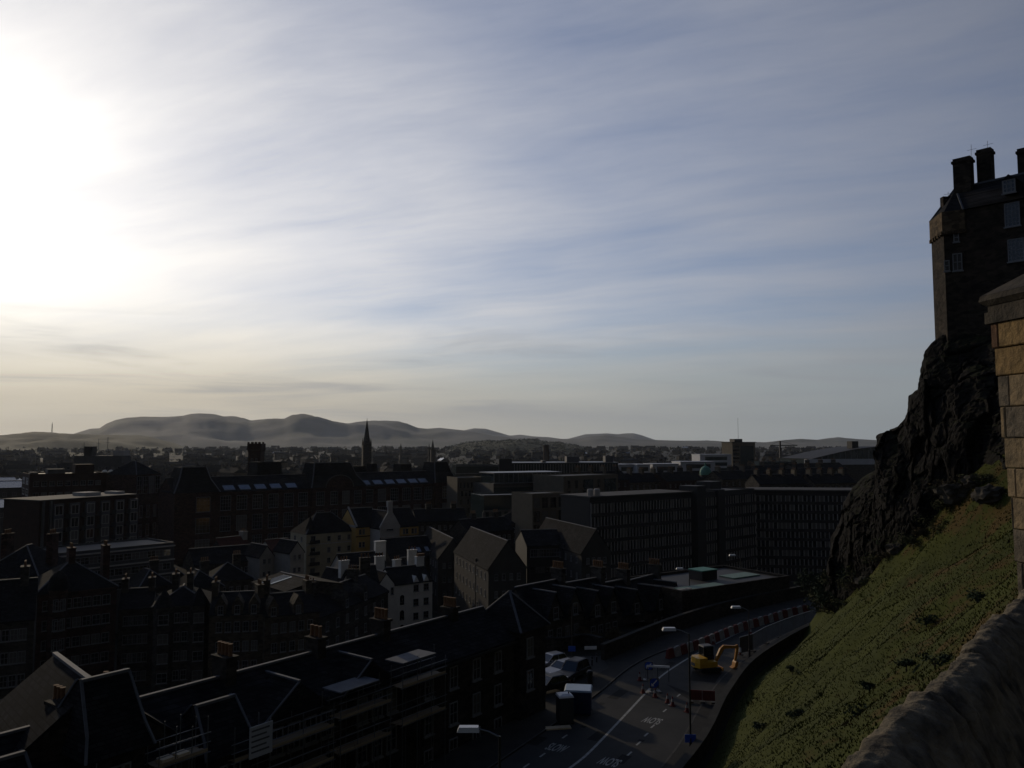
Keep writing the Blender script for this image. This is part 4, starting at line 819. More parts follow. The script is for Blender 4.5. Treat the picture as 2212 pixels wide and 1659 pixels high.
# ---------------------------------------------------------------- old town below the castle
def old_town():
    W = dict(fr=.09, m=M['white'])
    # cream and yellow flats
    r, dim, rf = bld('cream_flats', 'cream corner flats with small balconies and a hipped slate roof, left of the yellow house', 'flats', 662, 236, 768, 246, 1155, 11, M['cream'], roof='hip', rise=5.6, base=54)
    w, d, h = dim; zz = [h - 2.3, h - 5.6, h - 8.6, h - 11.6, h - 14.6]
    for k, z in enumerate(zz):
        for x in (.45, .66, .86): win(r, 'f', w * x, z, 1.0, 1.45, dim, **W)
        win(r, 'f', w * .13, z - .3, 1.5, 2.1, dim, 2, 1, 0, fr=.1, m=M['white']); MB().box(w * .04, -1.1, z - .4, w * .24, -.003, z - .25).box(w * .04, -1.1, z - .24, w * .24, -1.04, z + .6).build('balcony', M['black'], r)
    MB().box(-.1, -.12, h - 3.1, w, -.003, h - 2.85).build('string_course', M['palew'], r); MB().lathe([(2.0, h - .2), (1.2, h + 2.4), (.1, h + 5.0)], 8, (2.2, 2.2)).build('turret_roof', M['slate'], r)
    rows(r, dim, 'l', 2, zz[:4], 1.0, 1.45, **W)
    r, dim, rf = bld('yellow_house', 'yellow rendered house with paired windows between the cream corner and the white gable', 'house', 769, 243, 820, 248, 1139, 11, M['yellow'], roof='gable', rise=5.0, base=54)
    w, d, h = dim
    for k, z in enumerate((h - 2.2, h - 6.0, h - 9.6, h - 13.2)):
        for x in (.18, .32, .66, .80): win(r, 'f', w * x, z, .82, 1.5, dim, 1, 2, fr=.08, m=M['white'])
    MB().box(-.05, -.15, h - 3.0, w, -.003, h - 2.7).build('string_course', M['brick'], r); MB().box(-.1, 0, h - .2, .4, d / 2, h + .5).build('skew', M['palew'], r)
    MB().prism([(-.05, -.2, h + .1), (.45, -.2, h + .1), (.45, d / 2, h + 5.5), (-.05, d / 2, h + 5.5)], (0, 0, .3)).build('skew', M['palew'], r)
    r, dim, rf = bld('gabled_house', 'tall pale house with a chimney topped curved gable between the yellow houses', 'house', 821, 241, 863, 245, 1142, 12, M['palew'], roof='gablef', rise=4.6, base=54)
    w, d, h = dim; MB().prism([(-.1, -.25, h - .3), (w + .1, -.25, h - .3), (w + .1, -.25, h + .5), (w * .82, -.25, h + 2.6), (w * .62, -.25, h + 4.6), (w * .60, -.25, h + 6.2), (w * .38, -.25, h + 6.2), (w * .38, -.25, h + 4.6), (w * .18, -.25, h + 2.6), (-.1, -.25, h + .5)], (0, .6, 0)).build('gable', M['palew'], r)
    MB().box(w * .37, -.3, h + 6.202, w * .61, .8, h + 8.0).build('chimney', M['palew'], r)
    win(r, 'f', w * .5, h - .8, 2.2, 1.5, dim, 3, 1, **W)
    for z in (h - 5.0, h - 8.6, h - 12): [win(r, 'f', w * x, z, .9, 1.5, dim, **W) for x in (.36, .64)]
    MB().box(-.05, -.3, h - 3.1, w, -.003, h - 2.7).build('string_course', M['brick'], r)
    r, dim, rf = bld('yellow_house', 'yellow house right of the white curved gable, partly behind a dark roof', 'house', 864, 247, 904, 251, 1138, 11, M['yellow'], roof='gable', rise=5.0, base=54)
    w, d, h = dim
    for z in (h - 2.2, h - 6.0, h - 9.6):
        for x in (.22, .38, .68, .84): win(r, 'f', w * x, z, .8, 1.5, dim, 1, 2, fr=.08, m=M['white'])
    MB().box(0, -.15, h - 3.0, w, -.003, h - 2.7).build('string_course', M['brick'], r)
    # small white houses left of the cream flats
    r, dim, rf = bld('crowstep_house', 'small white crow stepped house with a dark red roof left of the cream flats', 'house', 592, 214, 640, 219, 1201, 9, M['limewash2'], roof='gable', rise=3.6, rmat=M['redtile'], base=54)
    w, d, h = dim; rows(r, dim, 'f', 2, [h - 2.6, h - 5.8], .9, 1.2, **W)
    for nm, x0, x1, Y, ye, lab in (('gable_house', 561, 592, 209, 1204, 'narrow white gable with a smooth skew facing the Castle side, left of the red roof'), ('gable_house', 627, 657, 207, 1195, 'white gable with paired windows just under the corner of the cream flats')):
        r, dim, rf = bld(nm, lab.replace(' facing the Castle side', ''), 'house', x0, Y, x1, Y + 3, ye, 8, M['limewash2'], roof='gablef', rise=2.6, base=54); w, d, h = dim
        for z in (h - 1.8, h - 5.0, h - 8.2): [win(r, 'f', w * x, z, .8, 1.25, dim, **W) for x in (.32, .66)]
    r, dim, rf = bld('cottage', 'dark red roofed house with a white gable chimney by the college foot', 'house', 484, 225, 545, 232, 1200, 8, M['tenement'], roof='gable', rise=4.2, rmat=M['redtile'], base=54); w, d, h = dim
    stack(r, w - .5, d / 2, h, h + 5.5, 1.4, 2.2, M['limewash2'], 3, 'y'); rows(r, dim, 'f', 5, [h - 3, h - 6], .9, 1.4, **W)
    r, dim, rf = bld('school_hall', 'long low slate roofed hall in the dark gardens left of the crow stepped house', 'building', 420, 205, 560, 215, 1222, 10, M['tenement'], roof='gable', rise=3.4, base=54); rows(r, dim, 'f', 9, [dim[2] - 3], 1, 1.6, **W)
    # white house cluster
    r, dim, rf = bld('white_house', 'bright white four storey house with arched stair windows and two dormer gablets', 'house', 852, 184, 934, 190, 1264, 9, M['limewash'], roof='gable', rise=3.0, base=55)
    w, d, h = dim
    for k, z in enumerate((h - 2.0, h - 5.2, h - 8.3, h - 11.4)):
        for x in (.56, .83): win(r, 'f', w * x, z, 1.35, 1.55, dim, 2, 2, fr=.09, m=M['greywood'])
    for z in (h - 4.6, h - 8.0, h - 11.2):
        mb = MB(); x = w * .2; mb.prism([(x - .55, -.05, z), (x + .55, -.05, z)] + [(x + .55 * math.cos(t), -.05, z + 1.7 + .5 * math.sin(t)) for t in [math.pi * k / 8 for k in range(9)]], (0, .04, 0)); mb.build('arched_window', M['glass'], r)
    for x in (.56, .83): MB().prism([(w * x - .8, -.12, h), (w * x + .8, -.12, h), (w * x, -.12, h + 1.5)], (0, 2.2, 0)).build('gablet', M['limewash'], r)
    stack(r, w - .9, d / 2, h + 1, h + 5.0, 2.0, 1.0, M['limewash'], 0)
    MB().box(w * .9 - .5, d / 2 - .4, h + 5.2, w * .9 + 1.3, d / 2 + .4, h + 5.8).build('chimney_pots', M['pot'], r)
    r, dim, rf = bld('white_house', 'white gable fronted wing joined to the left of the bright white house', 'house', 817, 181, 852, 183.5, 1266, 9, M['limewash'], roof='gablef', rise=2.5, base=55); w, d, h = dim
    win(r, 'f', w * .86, h - 2.2, .7, 1.6, dim, 1, 2, fr=.09, m=M['greywood']); [win(r, 'f', w * .5, z, .9, 1.5, dim, **W) for z in (h - 6, h - 9.4)]
    r, dim, rf = bld('old_house', 'low white walled house with a long slate roof behind the white house', 'house', 742, 200, 838, 206, 1236, 10, M['limewash2'], roof='gable', rise=3.6, base=55); w, d, h = dim; rows(r, dim, 'f', 4, [h - 2.4], 1.0, 1.5, **W)
    stack(r, w * .98, d / 2, h, h + 6.2, 2.8, 1.2, M['limewash'], 0)
    for nm, x0, x1, Y, ye, rs, lab, mt in (('old_house', 806, 842, 190, 1247, 2.2, 'white house front below a broad clustered chimney', 'limewash'), ('old_house', 740, 762, 178, 1257, 2.0, 'narrow white gable end left in the white house cluster', 'limewash'), ('old_house', 762, 818, 176, 1262, 3.0, 'dark slate roofed house in front of the white cluster', 'tenement'), ('old_house', 858, 874, 196, 1245, 1.4, 'slim white chimney gable peeping above the white house roof', 'limewash'), ('old_house', 876, 912, 200, 1236, 2.8, 'slate roofed house behind the white house ridge', 'tenement')):
        r, dim, rf = bld(nm, lab, 'house', x0, Y, x1, Y + 2, ye, 8, M[mt], roof='gablef' if x1 - x0 < 25 else 'gable', rise=rs, base=55); w, d, h = dim
        stack(r, w * .5, 1.5, h - .5, h + rs + 2.2, min(2.2, w * .8), 1.0, M['limewash'] if mt != 'tenement' or x0 > 800 else M['tenement'], 3, potm=M['pot'])
        if x1 - x0 > 25: rows(r, dim, 'f', 3, [h - 2.6], .9, 1.3, **W)
    # dark roof and gabled blocks right of the yellow houses
    r, dim, rf = bld('dark_house', 'big dark slate roofed house with roof windows in front of the yellow houses', 'house', 846, 216, 946, 224, 1212, 13, M['darkstone'], roof='gable', rise=5.0, base=55); w, d, h = dim
    rows(r, dim, 'f', 5, [h - 2.8, h - 6], 1.1, 1.6, **W)
    for x in (.5, .62, .8): MB().prism([(w * x, 1.6, h + 1.55), (w * x + 1.1, 1.6, h + 1.55), (w * x + 1.1, 2.9, h + 2.55), (w * x, 2.9, h + 2.55)], (0, 0, .1)).build('roof_window', M['skyl2'], rf)
    for nm, lab, g0, g1, s0, ridge, wl in (('harled_flats', 'grey harled gabled block in the centre with three rows of small windows', (1055, 172, 1230), (1137, 174.6), (958, 205), 5.6, 3), ('harled_flats', 'grey harled gabled block beside the fin fronted offices, behind the centre one', (1256, 186, 1196), (1320, 188.6), (1212, 208), 5.2, 3), ('harled_flats', 'grey harled gabled block half hidden left of the centre one', (946, 212, 1208), (1010, 214.4), (930, 240), 5.0, 2)):
        r, dim, rf = bld(nm, lab, 'flats', g0[0], g0[1], g1[0], g1[1], g0[2], 30, M['harl'], roof='gablef', rise=ridge, base=56); w, d, h = dim
        zs = [h - 2.4 - 3.6 * k for k in range(wl + 1)]
        rows(r, dim, 'f', 4, zs, .75, 1.35, **W); rows(r, dim, 'l', 9, zs[:3], .75, 1.35, **W)
        MB().box(-.12, 10, 0, .25, 10.4, h + 1).build('downpipe', M['black'], r)
    r, dim, rf = bld('dark_block', 'black recessed flats between the two harled gables', 'flats', 1138, 196, 1216, 198, 1180, 12, M['darkclad'], roof='gable', rise=3.0, base=55); w, d, h = dim
    rows(r, dim, 'f', 9, [h - 2.6], .9, 1.8, fr=.1, m=M['greywood']); rows(r, dim, 'f', 6, [h - 6.5, h - 10, h - 13.5], 1.4, 1.5, fr=.05, m=M['black'])
    for nm, x0, Y0, x1, Y1, ye, dd, mt, rk, rs, lab, n in (('slate_terrace', 900, 262, 1010, 268, 1128, 10, 'tenement', 'gable', 3.5, 'dark slate terrace behind the yellow houses at the right foot of the college', 8), ('slate_terrace', 1012, 236, 1110, 246, 1152, 10, 'darkstone', 'gable', 3.4, 'dark gabled terrace behind the centre harled block', 8), ('slate_terrace', 1060, 268, 1200, 256, 1128, 10, 'darkstone', 'hip', 3.2, 'long dark hipped terrace under the stepped glass offices', 10)):
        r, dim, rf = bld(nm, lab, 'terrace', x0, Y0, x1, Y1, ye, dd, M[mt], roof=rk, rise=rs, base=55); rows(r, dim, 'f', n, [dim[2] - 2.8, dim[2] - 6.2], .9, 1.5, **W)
        stack(r, dim[0] * .3, dim[1] / 2, dim[2], dim[2] + rs + 1.6, 1.8, .9, M['tenement'], 4); stack(r, dim[0] * .8, dim[1] / 2, dim[2], dim[2] + rs + 1.6, 1.8, .9, M['tenement'], 4)
    # grey and buff tenements of the market place
    def tenement(lab, x0, Y0, x1, Y1, ye, mt, n, dd=12, rk='gable', rs=3.4, nz=4, st=3.3, w_=1.0, h_=1.7, chim=(.1, .9), bays=(), zoff=2.9, dormers=()):
        r, dim, rf = bld('tenement', lab, 'tenement', x0, Y0, x1, Y1, ye, dd, M[mt], roof=rk, rise=rs, base=56); w, d, h = dim
        rows(r, dim, 'f', n, [h - zoff - st * k for k in range(nz)], w_, h_, **W)
        for c in chim: stack(r, w * c, d / 2, h, h + rs + 2.0, 1.1, 2.2, M[mt], 4, 'y')
        MB().box(-.02, -.22, h - .35, w + .02, -.003, h - .05).build('cornice', M[mt], r)
        for k in range(1, nz): MB().box(0, -.1, h - zoff - st * k + h_ + .45, w, -.004, h - zoff - st * k + h_ + .65).build('string_course', M[mt], r)
        for x in bays:
            mb = MB(); mb.prism([(w * x - 1.7, 0, 0), (w * x - 1.0, -1.2, 0), (w * x + 1.0, -1.2, 0), (w * x + 1.7, 0, 0)], (0, 0, h)); mb.build('bay', M[mt], r)
            for k in range(nz): win(r, 'f', w * x, h - zoff - st * k, 1.7, h_, dim, 2, 2, **W).location.y = -1.2
            MB().poly([(w * x - 1.9, 0, h), (w * x - 1.1, -1.35, h), (w * x + 1.1, -1.35, h), (w * x + 1.9, 0, h), (w * x, .3, h + 3.2)], [(0, 1, 4), (1, 2, 4), (2, 3, 4), (3, 2, 1, 0)]).build('bay_roof', M['slate'], r)
        for x in dormers:
            mb = MB(); mb.prism([(w * x - .9, -.15, h - .4), (w * x + .9, -.15, h - .4), (w * x + .9, -.15, h + 1.7), (w * x, -.15, h + 3.3), (w * x - .9, -.15, h + 1.7)], (0, 3, 0)); g = mb.build('dormer', M[mt], r); o = win(r, 'f', w * x, h + .1, .9, 1.5, dim, **W); o.location.y = -.16
        return r, dim, rf
    tenement('plain grey stone tenement at the left end of the market row', 256, 148, 330, 150, 1318, 'tenement', 5, 11, 'gable', 2.6)
    tenement('grey tenement with two canted bays and a hipped ridge in the market row', 330, 143, 452, 146, 1312, 'tenement', 6, 12, 'hip', 2.6, bays=(.2, .82), chim=(.35, .62))
    tenement('buff stone tenement with dormers and a clay potted stack, middle of the market row', 452, 140, 572, 142, 1330, 'buff', 5, 12, 'gable', 2.6, dormers=(.2, .5, .8), chim=(.02, .98))
    tenement('dark buff tenement with a flat lead top and small dormers right of the middle tenement', 572, 141, 690, 146, 1334, 'buff', 5, 12, 'gable', 2.6, dormers=(.15, .6), chim=(.05, .95))
    tenement('long dark tenement turning away towards the white house, with an arched gable dormer', 690, 146, 838, 172, 1335, 'tenement', 7, 11, 'gable', 3.0, dormers=(.35, .62), chim=(.2, .8))
    tenement('red sandstone tenement with a round corner turret at the left of the market', 78, 138, 252, 146, 1285, 'redstone', 7, 13, 'hip', 4.6, chim=(.5, .95), w_=1.3)
    tenement('dark hip roofed tenement at the left edge below the balcony flats', -60, 150, 84, 150, 1249, 'redstone', 6, 14, 'hip', 5.2, chim=(.15, .86))
    tenement('dark tenement at the left frame edge with a steep slate roof', -70, 118, 74, 122, 1350, 'tenement', 6, 11, 'gable', 5.0, chim=(.8,))
    r = [o for o in C.objects if o.get('label', '').startswith('red sandstone tenement with a round')][0]; w, d, h = r['_dim']
    mb = MB(); mb.lathe([(1.5, 0), (1.5, h + .6)], 14, (w * .26, -.1)); tb = mb.build('corner_turret', M['redstone'], r); mb = MB(); mb.lathe([(1.7, h + .6), (1.62, h + 1.6), (1.3, h + 2.7), (.7, h + 3.4), (.15, h + 3.7)], 14, (w * .26, -.1)); mb.build('dome', M['slate'], tb)
    for k in range(3): [win(r, 'f', w * .26 + sx, h - 2.8 - 3.3 * k, .8, 1.9, (w, d, h), **W) for sx in (-.55, .55)]
    for o in r.children:
        if o.name.startswith('window') and abs(o.location.x - w * .26) < .7 and o.location.y == 0: o.location.y = -1.5
    # atrium with sloping skylights and flat roofs behind the market row
    r, dim, rf = bld('atrium_house', 'dark house with a big bright ribbed skylight on its roof slope', 'house', 545, 160, 618, 150, 1259, 12, M['tenement'], roof='gable', rise=1.2, base=56); w, d, h = dim
    k = 1.2 / (d / 2); mb = MB(); rt = MB(); y0, y1 = .5, d / 2 - .9
    for i in range(5):
        x0 = w * .22 + .66 * i
        mb.prism([(x0 + .04, y0, h + y0 * k + .24), (x0 + .60, y0, h + y0 * k + .24), (x0 + .60, y1, h + y1 * k + .24), (x0 + .04, y1, h + y1 * k + .24)], (0, 0, .1)); rt.bar((x0, y0, h + y0 * k + .34), (x0, y1, h + y1 * k + .34), .08, .16)
    sk = mb.build('skylight', M['skylight'], rf); rt.build('glazing_bars', M['black'], sk)
    for x0, Y, x1, ye, dd, lab in ((600, 160, 700, 1278, 12, 'long flat pale roofed building right of the bright ribbed skylight'), (706, 172, 742, 1272, 9, 'small dark flat roofed house by the white gables')):
        r, dim, rf = bld('flat_roof_house', lab, 'building', x0, Y, x1, Y + 4, ye, dd, M['tenement'], roof='flat', rmat=M['greenroof'], base=56); rows(r, dim, 'f', 5, [dim[2] - 3], .9, 1.4, **W)
    for x0, Y, x1, ye, rs, lab in ((300, 172, 372, 1272, 3.2, 'slate roofed house with pale ridge behind the grey bayed tenement'), (405, 170, 482, 1275, 3.2, 'hip roofed house with pale lead hips behind the buff tenement'), (268, 196, 400, 1252, 3.4, 'slate terrace roof behind the market row, below the white slab'), (450, 188, 548, 1258, 3.6, 'dark gable roofed warehouse behind the bright skylight')):
        r, dim, rf = bld('back_house', lab, 'house', x0, Y, x1, Y + 5, ye, 10, M['tenement'], roof='hip', rise=rs, base=56); rows(r, dim, 'f', 5, [dim[2] - 2.8], .9, 1.4, **W); stack(r, dim[0] * .7, dim[1] / 2, dim[2], dim[2] + rs + 1.6, 1.8, .9, M['tenement'], 4)
M['limewash2'] = mat('dull_limewash', (0.2652, 0.2535, 0.2262), .9, (0.2028, 0.195, 0.1755), .5, .1)
M['redtile'] = mat('red_pantile', (.085, .035, .024), .85, (.055, .026, .02), 1.0, .2)
M['greenroof'] = mat('grey_green_roof', (0.084, 0.09, 0.075), .85, (0.06, 0.066, 0.057), .5)
old_town()
# ---------------------------------------------------------------- the scaffolded row along the terrace road
def front_row():
    W = dict(fr=.09, m=M['white']); D = Vector((.59, .81, 0)).normalized(); N = Vector((-.81, .59, 0)).normalized(); O = Vector((-6, 63, RZ)); ang = math.atan2(D.y, D.x)
    EV = 7.05; HW = 3.4; RI = 2.1
    def t_of(px): u = ray(px, 1400).x / ray(px, 1400).y; return (u * O.y - O.x) / (D.x - u * D.y)
    def t_rid(px): Q = O + N * HW; u = ray(px, 1400).x / ray(px, 1400).y; return (u * Q.y - Q.x) / (D.x - u * D.y)
    def section(lab, xa, xb, ev=EV, ri=RI, hw=HW, nwin=4, nz=2, chim=(), gable_dormers=()):
        ta, tb = t_of(xa), t_of(xb); w = tb - ta; P = O + D * ta; r = empty('terrace_house', (P.x, P.y, RZ - .02), ang, lab, 'house'); d = hw * 2; dim = (w, d, ev)
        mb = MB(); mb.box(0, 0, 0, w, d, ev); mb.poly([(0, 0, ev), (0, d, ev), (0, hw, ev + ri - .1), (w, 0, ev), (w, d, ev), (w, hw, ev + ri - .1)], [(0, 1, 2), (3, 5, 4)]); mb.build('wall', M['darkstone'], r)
        mb = MB(); k = ri / hw
        for y0 in (-.3, d + .3): mb.prism([(0, y0, ev - .3 * k), (w, y0, ev - .3 * k), (w, hw, ev + ri), (0, hw, ev + ri)], (0, 0, .18))
        rf = mb.build('roof', M['slate'], r); MB().box(.05, hw - .13, ev + ri + .16, w - .05, hw + .13, ev + ri + .30).build('ridge', M['lead'], rf)
        for k in range(nz): rows(r, dim, 'f', nwin, [ev - 2.3 - 2.75 * k], 1.0, 1.7, fr=.09, m=M['white'], cols=2)
        MB().box(0, -.1, ev - 2.75, w, -.003, ev - 2.55).build('string_course', M['darkstone'], r)
        MB().box(0, -.42, ev - .34, w, -.31, ev - .16).build('gutter', M['black'], r)
        for px_, hh, pw, pots in chim: stack(r, t_rid(px_) - ta, hw, ev + ri - 1.2, ev + ri + hh, .75, pw, M['darkstone'], pots, 'y', ph=.75)
        for x, ww in gable_dormers:
            y1 = hw * .98; z1 = ev + ri * .9
            mb = MB(); mb.poly([(x * w - ww, -.35, ev - .1), (x * w + ww, -.35, ev - .1), (x * w, -.35, z1), (x * w, y1, z1 + .05), (x * w - ww, -.3, ev - .1), (x * w + ww, -.3, ev - .1)], [(0, 1, 2), (0, 2, 3), (1, 3, 2)]); g = mb.build('dormer_roof', M['slate'], rf); MB().bar((x * w, -.4, z1 + .06), (x * w, y1, z1 + .1), .2, .12).build('ridge', M['lead'], g) if 0 else None
            mb = MB(); mb.bar((x * w, -.4, z1 + .06), (x * w, y1, z1 + .1), .2, .12); mb.bar((x * w - ww, -.4, ev), (x * w, -.4, z1 + .04), .1, .1); mb.build('lead_ridge', M['lead'], rf)
        return r, dim, rf
    section('near left end of the dark terrace row, under the first steep pavilion roof', -120, 160, chim=((132, 1.0, 1.1, 3),), nwin=5)
    section('second house of the dark terrace row, carrying the big pavilion roof', 160, 345, chim=((238, 1.1, 1.1, 3),), nwin=5)
    section('house of the terrace row with the white lettered scaffold sheet', 345, 555, chim=((486, 1.3, 1.5, 4),), nwin=4)
    section('terrace house with a lead ridged half gable right of the lettered sheet', 555, 745, chim=((682, 1.05, 1.3, 3),), gable_dormers=((.42, 2.6),), nwin=4)
    section('terrace house with scaffold lift and half gable before the last long roof', 745, 880, chim=((822, 1.2, 1.4, 4),), gable_dormers=((.35, 2.6),), nwin=3)
    r, dim, rf = section('last long plain roofed house of the terrace row beside the pyramid roofed tower', 880, 1110, chim=((971, .8, 1.3, 5),), nwin=4, nz=3)
    # steep pavilion roofs on the eaves
    def pavilion(lab, xl, xr, ytop, yl, yr, cat='roof', parent=None):
        pass
    def steep(lab, cxl, cxr, ytl, hgt, flare, dep, ev=EV):
        ta, tb = t_of(cxl), t_of(cxr); P = O + D * ta; w = tb - ta; r = empty('pavilion_house', (P.x, P.y, RZ + .3), ang, lab, 'house'); z0 = ev - 1.0
        MB().box(-flare * .3, -1.0, 0, w + flare * .3, dep, z0).build('wall', M['darkstone'], r)
        lv = [(flare, -1.3, z0 + .002, dep), (flare * .45, -.75, z0 + hgt * .32, dep * .78), (.0, .55, z0 + hgt, .95)]; mb = MB(); q = []
        for f_, y_, z_, yb in lv: q += [(-f_, y_, z_), (w + f_, y_, z_), (w + f_, yb, z_), (-f_, yb, z_)]
        fc = [(0, 1, 2, 3)[::-1], (8, 9, 10, 11)]
        for a in (0, 4): fc += [(a + i, a + (i + 1) % 4, a + 4 + (i + 1) % 4, a + 4 + i) for i in range(4)]
        mb.poly(q, fc); rf = mb.build('roof', M['slate'], r); mb = MB()
        for i in (0, 1, 2, 3): m2 = MB(); m2.bar(q[i], q[4 + i], .15, .1); m2.bar(q[4 + i], q[8 + i], .15, .1); m2.build('lead_hip', M['lead'], rf)
        MB().bar(q[8], q[9], .22, .16).build('ridge', M['lead'], rf)
        dim = (w, dep, z0); rows(r, dim, 'f', 2, [z0 - 2.2, z0 - 4.9], .95, 1.6, fr=.09, m=M['white'])
        for o in r.children:
            if o.name.startswith('window'): o.location.y = -1.0
        return r
    steep('house front with a big flared pavilion roof edged in pale lead, bottom left', 190, 292, 1462, 3.6, .55, 4.0, 9.0)
    steep('smaller hipped pavilion roof between the big one and the lettered sheet', 438, 522, 1500, 2.6, .45, 3.6)
    steep('pavilion roof cut by the left frame corner', -70, 74, 1620, 2.8, .5, 3.8)
    # cross gable behind, ridge running away to the left
    a, b = pY(118, 1437, 49), pY(206, 1468, 43); e = (b - a); e.z = 0; L_ = e.length; e.normalize(); r = empty('cross_gable_house', (a.x, a.y, 60), math.atan2(e.y, e.x), 'house with a broad bright lead ridge crossing behind the big pavilion roof', 'house'); zr = (a.z + b.z) / 2 - 60
    mb = MB(); mb.box(0, -4, 0, L_, 4, zr - 3.2); mb.poly([(0, -4, zr - 3.2), (0, 4, zr - 3.2), (0, 0, zr - .1), (L_, -4, zr - 3.2), (L_, 4, zr - 3.2), (L_, 0, zr - .1)], [(0, 1, 2), (3, 5, 4)]); mb.build('wall', M['darkstone'], r); mb = MB()
    for s in (-1, 1): mb.prism([(-.1, s * 4.3, zr - 3.4), (L_ + .1, s * 4.3, zr - 3.4), (L_ + .1, 0, zr), (-.1, 0, zr)], (0, 0, .18))
    rf = mb.build('roof', M['slate'], r); MB().box(-.1, -.14, zr + .16, L_ + .1, .14, zr + .32).build('ridge', M['lead'], rf)
    stack(r, 3.5, -4.6, zr - 3, zr + 1.4, 1.3, .9, M['darkstone'], 3, potm=M['pot'])
    # square tower with a pyramid roof at the end of the row
    t0 = t_of(1112); P = O + D * t0; r = empty('corner_tower', (P.x, P.y, RZ), ang, 'dark square corner tower under a steep pyramid slate roof with pale hips', 'tower'); w = 3.9; ev = 7.6
    MB().box(0, -.6, 0, w, 4.6, ev).build('wall', M['darkstone'], r); mb = MB(); q = [(-.35, -.95, ev + .002), (w + .35, -.95, ev + .002), (w + .35, 4.95, ev + .002), (-.35, 4.95, ev + .002), (w / 2, 2.0, ev + 3.0)]
    mb.poly(q, [(0, 1, 4), (1, 2, 4), (2, 3, 4), (3, 0, 4), (3, 2, 1, 0)]); rf = mb.build('roof', M['slate'], r); [MB().bar(q[i], q[4], .18, .12).build('lead_hip', M['lead'], rf) for i in range(4)]
    dim = (w, 5, ev)
    for z in (ev - 2.4, ev - 5.2): win(r, 'f', 1.4, z, 1.0, 1.7, dim, **W).location.y = -.6; win(r, 'r', 2.2, z, 1.0, 1.7, dim, **W)
    # scaffolding along the fronts: standards, ledgers, board lifts, sheeted sign
    for lab, xa, xb, lifts in (('tube scaffold with lit boards at the foot of the big pavilion roof', 60, 185, (6.2,)), ('tube scaffold with plank lift between the two pavilion roofs', 318, 420, (6.9,)), ('long scaffold carrying the white lettered sheet and pale boards', 478, 690, (3.7, 5.75)), ('scaffold lift with pale boards below the half gable', 705, 812, (3.8, 6.0)), ('scaffold stack with roof boards against the last long house', 838, 930, (4.0, 6.6))):
        ta, tb = t_of(xa), t_of(xb); P = O + D * ta - N * 1.5; r = empty('scaffold', (P.x, P.y, RZ + .1), ang, lab, 'scaffold'); w = tb - ta; n = max(3, int(w / 2.1)); top = lifts[-1] + 1.6
        for i in range(n + 1):
            for y in (0, 1.15): mb = MB(); mb.tube([(w * i / n, y, 0), (w * i / n, y, top + rnd.uniform(-.3, .5))], .03, 6); mb.build('standard', M['steel'], r)
        for z in lifts:
            for y in (0, 1.15):
                for dz in (0, .55, 1.05): mb = MB(); mb.tube([(-.2, y, z + dz), (w + .2, y, z + dz)], .028, 6); mb.build('ledger', M['steel'], r)
            mb = MB(); k = 5
            for j in range(k): y = .02 + j * .225; mb.box(rnd.uniform(-.1, .1), y, z + .03, w + rnd.uniform(-.1, .1), y + .21, z + .07)
            mb.build('boards', M['plank'], r); mb = MB(); mb.box(0, -.05, z + .08, w, -.02, z + .25); mb.build('toe_board', M['plank'], r)
        if 'lettered' in lab:
            mb = MB(); mb.box(.9, -.14, 5.7, 2.5, -.10, 7.5); s = mb.build('sign_sheet', M['whitepan'], r); mb = MB()
            for k in range(5): mb.box(1.02, -.148, 7.2 - .3 * k, 2.38 - (.3 if k % 2 else .1), -.143, 7.3 - .3 * k)
            mb.build('printed_lines', M['greypan'], s)
        if 'foot of the big' in lab or 'between the two' in lab:
            mb = MB(); [mb.box(.3 + .9 * k, .2, lifts[0] + .08, 1.0 + .9 * k, .8, lifts[0] + .3) for k in range(2)]; mb.build('stacked_boards', M['plankpale'], r)
        if 'last long' in lab or 'half gable' in lab: MB().box(-.3, -.3, top + .2, w * .7, 1.5, top + .28).build('roof_sheet', M['lead'], r)
M['plank'] = mat('scaffold_plank', (0.306, 0.2448, 0.1632), .9, (0.1836, 0.1428, 0.0969), 1.4, .2, stretch=(.3, 3, 3))
M['plankpale'] = mat('new_timber', (0.6324, 0.51, 0.3366), .8, (0.51, 0.408, 0.2652), 1.0)
front_row()
